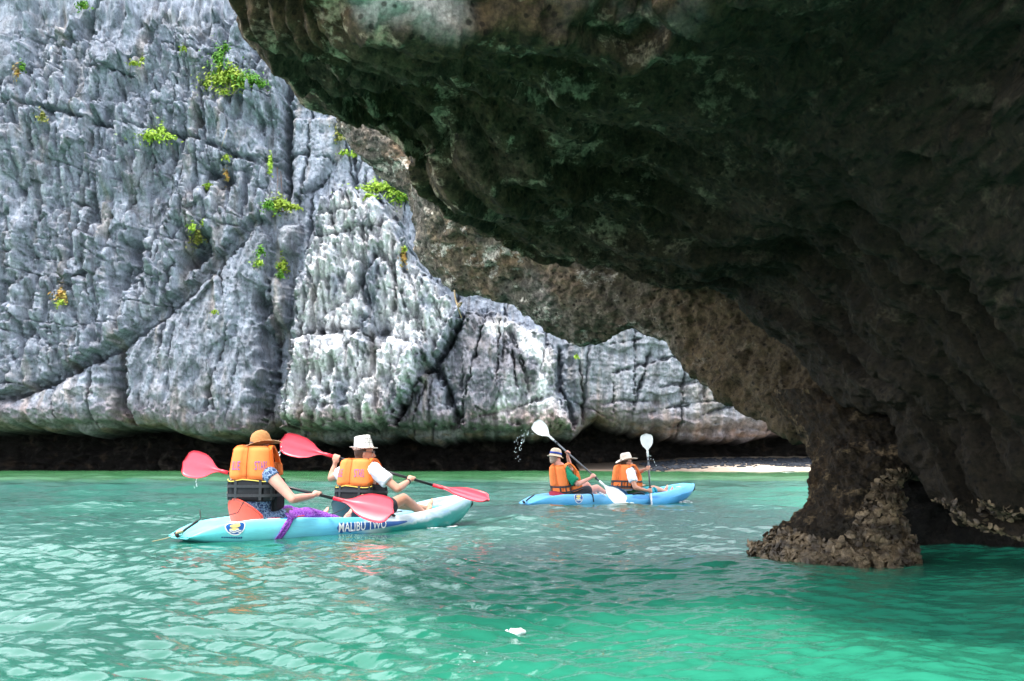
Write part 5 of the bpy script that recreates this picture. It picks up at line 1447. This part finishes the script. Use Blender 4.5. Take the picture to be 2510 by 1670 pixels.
# ================================================================== BEACH at the foot of the cliff
bxs = np.linspace(5.5, 36, 120); bys = np.linspace(70, 89, 60)
BX, BY = np.meshgrid(bxs, bys)
front = 74.0 + 7.0 * sstep(19, 6.5, BX)
def sand_z(x, y):
    fr = 74.0 + 7.0 * sstep(19, 6.5, x)
    return np.clip((y - fr) * 0.085, -0.35, 2) + fbm(x * 0.5, y * 0.5, octv=3) * 0.05
BZ = sand_z(BX, BY)
t = NT('sand'); p = t.pos()
n = t.noise(p, 1.2, 5, 0.6)
c = t.mix(t.ramp(n, [(0.35, 0), (0.65, 1)]), (0.36, 0.29, 0.225), (0.47, 0.395, 0.32))
c = t.mix(t.ramp(t.math('DIVIDE', t.math('ADD', t.sep(p)[0], t.math('MULTIPLY', n, 4.0)), 40.0), [(0.38, 0.9), (0.50, 0.0)]), c, (0.10, 0.075, 0.058))  # darker to the left: wet sand, with the shadow there painted in
M_sand = t.done(c, 0.95, 0.1, t.bump(t.noise(p, 9, 5), 0.4, 0.05))
beach = mesh_from('beach', np.stack([BX, BY, BZ], -1).reshape(-1, 3), grid_faces(60, 120), M_sand); tag(beach, kind='structure')
M_weed = plain('dark_wrack', (0.022, 0.026, 0.034), 0.8, 0.2, 0.4, 2)
m = MB(); r = np.random.default_rng(3)
for k in range(1700):
    x = r.uniform(11, 32); y = r.uniform(77.5, 86)
    if r.random() > sstep(78.0, 81.0, y + r.normal(0, .8)): continue
    s_ = r.uniform(.06, .22)
    v, f = ellipsoid((x, y, float(sand_z(np.array([x]), np.array([y]))[0]) + s_ * .2), (s_ * r.uniform(.8, 2), s_ * r.uniform(.6, 1.2), s_ * .55), None, 6)
    m.add(v, f)
wr = m.build('dark_wrack', M_weed); tag(wr, 'dark stones and sea wrack strewn over the sand under the cliff', kind='stuff')
q = P(1934, 1157, 74.2); q[2] = float(sand_z(np.array([q[0]]), np.array([q[1]]))[0])
m = MB(); m.ell((-.05, 0, .10), (.52, .26, .12), None, 16); m.ell((-.22, 0, .20), (.28, .22, .11), None, 14)
fl = m.build('float', M_wht); fl.location = tuple(q); tag(fl, 'small white float lying at the edge of the pale sand', 'float')

# ================================================================== PLANTS on the rock
def leaf_mat(name, a, b, c3):
    t = NT(name); p = t.pos()
    n = t.noise(p, 2.2, 3); n2 = t.noise(p, 14, 2)
    c = t.mix(t.ramp(n, [(0.4, 0), (0.6, 1)]), a, b)
    c = t.mix(t.ramp(n2, [(0.5, 0), (0.65, 0.7)]), c, c3)
    return t.done(c, 0.6, 0.3, None, Subsurface_Weight=0.0)
ML = dict(lime=leaf_mat('lime_leaves', (0.16, 0.30, 0.015), (0.24, 0.38, 0.03), (0.34, 0.44, 0.06)),
          mid=leaf_mat('green_leaves', (0.045, 0.15, 0.010), (0.08, 0.22, 0.014), (0.12, 0.28, 0.02)),
          yellow=leaf_mat('yellow_leaves', (0.24, 0.33, 0.03), (0.17, 0.29, 0.022), (0.36, 0.36, 0.05)),
          olive=leaf_mat('olive_leaves', (0.16, 0.17, 0.03), (0.25, 0.24, 0.05), (0.10, 0.14, 0.03)),
          rust=leaf_mat('rusty_fern', (0.36, 0.17, 0.05), (0.30, 0.22, 0.05), (0.22, 0.28, 0.03)))
M_twig = plain('pale_twig', (0.34, 0.28, 0.22), 0.8, 0.2, 0.2, 6)
M_twigb = plain('brown_twig', (0.18, 0.10, 0.06), 0.8, 0.2, 0.2, 6)

def leaves(center, clumps, leaf, r, flat=0.0):
    V = []; F = []
    for (c, rad, n) in clumps:
        for k in range(n):
            d = r.normal(size=3); d /= np.linalg.norm(d)
            p = c + d * np.array(rad) * abs(r.normal(0, .62)) * (1 + .5 * math.sin(5 * d[0] + 3 * d[2]))
            nrm = unit(d + np.array([-.2, -.5, .8]) + r.normal(size=3) * .7); a = unit(np.cross(nrm, r.normal(size=3))); b = np.cross(nrm, a)
            s_ = leaf * r.uniform(.6, 1.35)
            i = len(V)
            V += [p - a * s_, p + b * s_ * .42 + nrm * s_ * .12, p + a * s_, p - b * s_ * .42 + nrm * s_ * .12]
            F.append((i, i + 1, i + 2, i + 3))
    return V, F

def shrub(px, py, parts, label, cat='shrub', leaf=.16, twigs=3, twig=None, seed=0, name='shrub'):
    """parts = [(material, [(dx px, dy px, rx px, ry px, leaves)])]"""
    r = np.random.default_rng(100 + seed)
    base = on_cliff(px, py, 0.0); k = base[1] / F_PX
    root = empty(name, tuple(base)); tag(root, label, cat, 'plants rooted in the cliff')
    allc = []
    for mat, cl in parts:
        cs = []
        for dx, dy, rx, ry, n in cl:
            g_ = 1.0 if max(len(q_[1]) for q_ in parts) > 2 else 0.74
            rx, ry = rx * g_, ry * g_
            q = on_cliff(px + dx, py + dy, 0.75)
            c = q - base; cs.append((c, (rx * k * 1.6, max(rx, ry) * k * .8, ry * k * 1.6), int(n * 2.4))); allc.append(c)
        V, F = leaves(base, cs, leaf, r)
        o = mesh_from('foliage', V, F, ML[mat], root, smooth=False); o['kind'] = 'stuff'
    st = np.array([0, -0.05, 0])
    for i in range(min(twigs, len(allc))):
        c = allc[i]; mid = c * .5 + r.normal(size=3) * np.array([.12, .08, .10]) + np.array([0, -.12, 0])
        tube_pts = catmull(np.array([st + r.normal(size=3) * .04, mid, c]), 8)
        m = MB(); m.tube(tube_pts, np.linspace(.05, .018, 8), 6); m.build('branch', twig or M_twigb, root)
    return root
shrub(560, 235, [('yellow', [(-15, -45, 26, 18, 330), (12, -55, 22, 16, 260), (-52, -30, 16, 12, 90), (-10, -10, 16, 8, 50), (35, -32, 18, 12, 110)]),
                 ('mid', [(-22, -92, 15, 22, 330), (-8, -120, 8, 8, 60), (52, -42, 22, 12, 330), (78, -30, 16, 9, 150)])],
      'largest leafy shrub with pale leafless branches, high on the cliff beside the arch', seed=1, twigs=7, twig=M_twig)
shrub(382, 345, [('lime', [(-12, -12, 24, 10, 240), (14, -26, 10, 14, 110), (34, -8, 14, 6, 70)])], 'bright lime green tuft on a ledge in the middle of the grey upper wall', seed=2, twigs=2)
shrub(690, 520, [('yellow', [(-4, -22, 24, 14, 300), (28, -12, 22, 8, 130)]), ('mid', [(-32, -18, 16, 14, 160)])], 'yellow-green shrub on top of the boulder wedged in the gully', seed=3, twigs=3)
shrub(960, 470, [('lime', [(0, -14, 30, 13, 480), (26, 4, 24, 15, 420), (-34, -14, 26, 8, 170), (-62, -4, 20, 6, 60)]), ('mid', [(30, 8, 20, 10, 160)])], 'wide carpet of bright green plants on top of the white pinnacle', seed=4, twigs=1)
shrub(906, 482, [('lime', [(0, 0, 18, 7, 150)])], 'narrow bright green strip just below the top of the white pinnacle', seed=5, twigs=1)
shrub(832, 330, [('olive', [(2, -18, 10, 18, 130), (0, 10, 14, 8, 80)]), ('lime', [(6, -5, 8, 10, 60)])], 'small plants climbing the slot between the smooth slab and the arch', seed=6, twigs=2)
shrub(845, 375, [('lime', [(0, 0, 14, 5, 60), (26, 4, 10, 5, 50)])], 'thin green plants on the dark ledge above the white pinnacle', seed=7, twigs=1)
shrub(690, 662, [('yellow', [(4, -10, 10, 20, 220)]), ('mid', [(-2, 12, 8, 10, 70)])], 'upright yellow-green plant between the gully boulder and the white pinnacle', seed=8, twigs=1)
shrub(634, 645, [('lime', [(0, 0, 12, 8, 80)])], 'small green tuft on top of the lower gully boulder', seed=9, twigs=1)
shrub(640, 615, [('mid', [(0, 0, 9, 10, 70)])], 'dark green tuft in the crack between the two gully boulders', seed=10, twigs=1)
shrub(486, 575, [('olive', [(0, 6, 14, 22, 150)]), ('lime', [(-14, -18, 7, 14, 60), (16, -30, 8, 8, 40)])], 'sparse grassy plants in the hollow above the diagonal crack', seed=11, twigs=2)
shrub(151, 728, [('rust', [(0, -6, 13, 14, 150)]), ('yellow', [(-4, 12, 9, 8, 50)])], 'lone orange and yellow fern on the lower left wall', 'fern', seed=12, twigs=1, name='fern')
shrub(203, 10, [('mid', [(0, 0, 15, 10, 100)]), ('lime', [(3, 6, 9, 6, 50)])], 'green tuft in the shadowed break at the top of the wall', seed=13, twigs=1)
shrub(335, 155, [('yellow', [(-6, 0, 16, 7, 70), (14, -10, 5, 6, 25)])], 'small yellow plant on the upper wall left of the largest shrub', seed=14, twigs=1)
shrub(450, 118, [('yellow', [(0, 0, 6, 7, 35)])], 'tiny yellow tuft on the highest ledge near the arch', seed=15, twigs=1)
shrub(46, 170, [('rust', [(-4, 8, 8, 20, 60)]), ('mid', [(8, -6, 10, 14, 60)])], 'reddish creeper with green leaves at the left edge of the wall', 'creeper', seed=16, twigs=2, name='creeper')
shrub(105, 285, [('olive', [(0, 0, 12, 14, 60)])], 'olive creeper hanging under the long horizontal crack', 'creeper', seed=17, twigs=1, name='creeper')
shrub(555, 385, [('yellow', [(0, 0, 8, 8, 50)]), ('rust', [(0, 40, 6, 20, 40)])], 'yellow and rusty plants in the niche right of the horizontal crack', seed=18, twigs=1)
shrub(510, 455, [('lime', [(0, 0, 9, 8, 70)])], 'bright green sprig at the left lip of the dark hollow', seed=19, twigs=1)
shrub(663, 400, [('lime', [(0, 0, 5, 22, 90)])], 'thin green strip growing down beside the vertical cleft', seed=20, twigs=1)
shrub(985, 625, [('rust', [(4, 0, 7, 22, 90)]), ('yellow', [(8, -14, 6, 6, 30)])], 'rust coloured plant beside the right edge of the white pinnacle', seed=21, twigs=1)
shrub(1413, 873, [('lime', [(0, 0, 4, 4, 25)])], 'tiny lime green tuft on the far right wall', seed=22, twigs=0)
shrub(527, 764, [('yellow', [(0, 0, 6, 6, 25)])], 'tiny yellow tuft alone on the big triangular slab', seed=23, twigs=0)

# ---- roots that hang down the rock
def root_line(name, pts, rad, mat, label, cat):
    pts = [np.asarray(p) for p in pts]; o0 = pts[0]
    c = catmull(np.array(pts) - o0, 24); m = MB(); m.tube(c, np.linspace(rad, rad * .6, 24), 6)
    o = m.build(name, mat); o.location = tuple(o0); tag(o, label, cat); return o
root_line('hanging_root', [on_cliff(679, 410, .35), on_cliff(681, 445, .4), on_cliff(677, 478, .4)], .022, M_twigb, 'left of two thin brown roots hanging in the vertical cleft', 'root')['group'] = 'roots in the cleft'
root_line('hanging_root', [on_cliff(688, 420, .35), on_cliff(690, 452, .4), on_cliff(692, 486, .4)], .022, M_twigb, 'right of two thin brown roots hanging in the vertical cleft', 'root')['group'] = 'roots in the cleft'
root_line('hanging_root', [on_cliff(556, 318, .3), on_cliff(549, 340, .35), on_cliff(543, 360, .3)], .03, M_twig, 'pale root dangling from the upper wall below the largest shrub', 'root')
root_line('tangled_root', [P(1114, 712, 12.0), P(1117, 735, 11.95), P(1124, 752, 11.9), P(1132, 742, 11.9), P(1122, 748, 11.85), P(1126, 764, 11.9), P(1132, 780, 11.95)], .013, M_rope, 'tan knotted root dangling from the lower edge of the rock arch', 'root')

# ================================================================== OYSTERS on the foot of the arch
def shell_mesh(seed):
    r = np.random.default_rng(seed); n = 8; V = []; 
    el = r.uniform(1.0, 1.3); ph = r.uniform(0, 6)
    for (rr, z) in ((1.0, .0), (.80, -.10), (.86, .16), (.38, .34)):
        for k in range(n):
            a = 2 * math.pi * k / n; w = 1 + .16 * math.sin(3 * a + ph) + r.uniform(-.10, .10)
            V.append((rr * w * el * math.cos(a), rr * w * math.sin(a), z + .10 * math.sin(2 * a + ph)))
    V.append((0.1, 0, .40)); F = []
    for a, b in ((1, 0), (0, 2), (2, 3)):
        for k in range(n): F.append((a * n + k, a * n + (k + 1) % n, b * n + (k + 1) % n, b * n + k))
    for k in range(n): F.append((3 * n + k, 3 * n + (k + 1) % n, 4 * n))
    return np.array(V), F
t = NT('oyster_shell'); p = t.obj(); w = t.pos()
a = t.noise(t.mapv(p, (1, 1, 5)), 2.5, 4, 0.7); bn = t.noise(w, 9, 2)
c = t.mix(t.ramp(a, [(0.35, 0), (0.66, 1)]), (0.034, 0.022, 0.012), (0.30, 0.215, 0.125))
c = t.mix(t.ramp(bn, [(0.40, 0.0), (0.62, 0.8)]), c, (0.022, 0.015, 0.010))
M_shell = t.done(c, 0.6, 0.4, t.bump(a, 0.5, 0.01))
shells = [shell_mesh(k) for k in range(6)]
def shell_spots(V, N, cond, n, r, ctr=None):
    v = V.reshape(-1, 3); nn = N.reshape(-1, 3).copy()
    if ctr is not None:
        flip = np.einsum('ij,ij->i', nn, v - ctr) < 0; nn[flip] *= -1
    face = np.einsum('ij,ij->i', nn, np.array([0, 0, CAM_Z]) - v) > -0.15 * np.linalg.norm(v, axis=1)
    idx = np.where(cond(v) & face)[0]
    pick = r.choice(idx, min(n, len(idx)), replace=False)
    return v[pick], nn[pick]
def shell_axes(nv, r, tilt):
    z = unit(nv + r.normal(size=3) * tilt); x = unit(np.cross(z, r.normal(size=3))); return np.stack([x, np.cross(z, x), z], 1)
r = np.random.default_rng(77)
ctr = FV.reshape(-1, 3).mean(axis=0)
sp, sn = shell_spots(FV, FN, lambda v: (v[:, 2] < .42 + .25 * np.sin(v[:, 0] * 5)) & (v[:, 2] > -.02), 1700, r, ctr)
order = np.argsort(sp[:, 2] + .22 * (sp[:, 1] - 7.0))                     # the nearest, lowest ones show largest
prot = []
for V, F in shells:
    me = bpy.data.meshes.new('oyster_shell'); me.from_pydata(V.tolist(), [], F); me.update(); me.materials.append(M_shell); prot.append(me)
crust = MB()
for i, k in enumerate(order):
    ax = shell_axes(sn[k], r, .75); s_ = r.uniform(.015, .034) * (1.12 if i < 290 else .9)
    if i < 290:
        o = bpy.data.objects.new('oyster_shell', prot[i % 6]); COL.objects.link(o); o.parent = pillar
        M4 = Matrix.Identity(4)
        for a_ in range(3):
            for b_ in range(3): M4[a_][b_] = ax[a_, b_] * s_
            M4[a_][3] = sp[k][a_] + sn[k][a_] * s_ * .25
        o.matrix_local = M4
    else:
        V, F = shells[i % 6]; crust.add(V @ ax.T * s_ + sp[k] + sn[k] * s_ * .25, F)
o = crust.build('shell_crust', M_shell, pillar, smooth=False); o['kind'] = 'stuff'
sp, sn = shell_spots(AV, AN, lambda v: (v[:, 2] < .47) & (v[:, 0] > 2.6) & (v[:, 1] < 7.2), 420, r)
crust = MB()
for k in range(len(sp)):
    ax = shell_axes(sn[k], r, .8); s_ = r.uniform(.012, .025); V, F = shells[k % 6]; crust.add(V @ ax.T * s_ + sp[k], F)
if len(sp): o = crust.build('shell_crust', M_shell, arch, smooth=False); o['kind'] = 'stuff'

# ================================================================== DROPS, SPRAY, FOAM
def drops(pts, label, seed, lo=.003, hi=.007):
    r = np.random.default_rng(seed); m = MB()
    for q in pts: 
        a = r.uniform(lo, hi); m.ell(q, (a, a, a * r.uniform(1.0, 2.2)), None, 6)
    o = m.build('water_drops', M_drop); tag(o, label, kind='stuff'); return o
r = np.random.default_rng(8)
def trail(pxs, d, n, jit):
    out = []
    c = catmull(np.array(pxs, float), n)
    for a, b in c: out.append(P(a + r.normal(0, jit), b + r.normal(0, jit), d + r.normal(0, .03)))
    return out
drops(trail([(692, 1098), (688, 1106), (682, 1120), (679, 1130), (682, 1142), (684, 1152)], 11.33, 34, 1.6) + trail([(680, 1130), (676, 1141), (683, 1158)], 11.33, 10, 3), 'drops falling from the raised red blade of the front paddler', 1)
drops(trail([(473, 1162), (481, 1172), (482, 1185), (480, 1195)], 10.43, 16, 1.5), 'drops falling from the raised red blade of the rear paddler', 2, .003, .006)
drops(trail([(1304, 1056), (1292, 1062), (1284, 1072), (1280, 1086), (1276, 1100)], 17.88, 36, 4) + trail([(1296, 1062), (1274, 1080), (1266, 1104), (1268, 1130)], 17.88, 22, 5), 'spray falling from the raised white blade of the rear paddler', 3, .003, .0065)
drops(trail([(1594, 1118), (1602, 1130), (1608, 1142)], 17.9, 8, 2), 'few drops falling beside the upright white paddle', 4, .003, .006)
def ground(px, py):
    b = (CY - py) / F_PX; c, s_ = math.cos(TILT), math.sin(TILT)
    return P(px, py, -CAM_Z * (c - b * s_) / (s_ + b * c))
M_foam = plain('foam', (0.82, 0.86, 0.86), 0.7, 0.3, 0.05, 20)
def foam(name, spots, label, cat=None, seed=1, h=.012):
    r = np.random.default_rng(seed); m = MB()
    for (x, y, s_, n) in spots:
        for k in range(n):
            a = np.array([x + r.normal(0, s_), y + r.normal(0, s_ * .5)])
            z = float(sea_z(np.array([a[0]]), np.array([a[1]]))[0]); q = s_ * r.uniform(.05, .22)
            m.ell((a[0], a[1], z + .002), (q * r.uniform(1, 2.4), q, min(h, q * .5)), None, 8)
    o = m.build(name, M_foam); tag(o, label, cat, kind='stuff'); return o
bw = kl(K1, 3.12, -.27); bw2 = kl(K1, 2.8, -.38); fb = kl(K2, 3.50, -.05); fb2 = kl(K2, 3.2, -.2); pb = B3
foam('bow_foam', [(bw[0], bw[1], .06, 46), (bw2[0], bw2[1], .07, 26)], 'small white wash curling off the bow of the turquoise kayak', seed=4)
foam('bow_foam', [(fb[0] - .1, fb[1], .06, 50), (fb2[0], fb2[1], .07, 24)], 'small white wash at the bow of the blue kayak', seed=5, h=.03)
foam('paddle_foam', [(pb[0], pb[1], .10, 26)], 'ring of foam where the slanting white paddle enters the water', seed=6)
q = ground(1263, 1525); z = float(sea_z(np.array([q[0]]), np.array([q[1]]))[0])
m = MB()
for k in range(22): m.ell((random.gauss(0, .020), random.gauss(0, .013), random.uniform(.0, .016)), random.uniform(.006, .013), None, 8)
m.ell((0, 0, .006), (.030, .018, .012), None, 14); m.ell((.030, .012, .008), (.020, .016, .012), None, 12); m.ell((-.026, -.006, .004), (.020, .014, .009), None, 12)
o = remeshed('foam_lump', m, .003, M_foam); o.location = (q[0], q[1], z); tag(o, 'single white lump of foam floating on the green water in front', 'foam')
bub = []
for px, py in ((1120, 1560), (1132, 1570), (1100, 1575), (1128, 1585), (1152, 1588), (1165, 1600), (1125, 1605), (1232, 1612), (1240, 1590), (1248, 1568), (1280, 1605), (1262, 1618), (1110, 1590), (1195, 1580)):
    qq = ground(px, py); bub.append((qq[0], qq[1], .010, 1))
foam('bubbles', bub, 'scattered small bubbles on the green water in front', seed=9, h=.004)
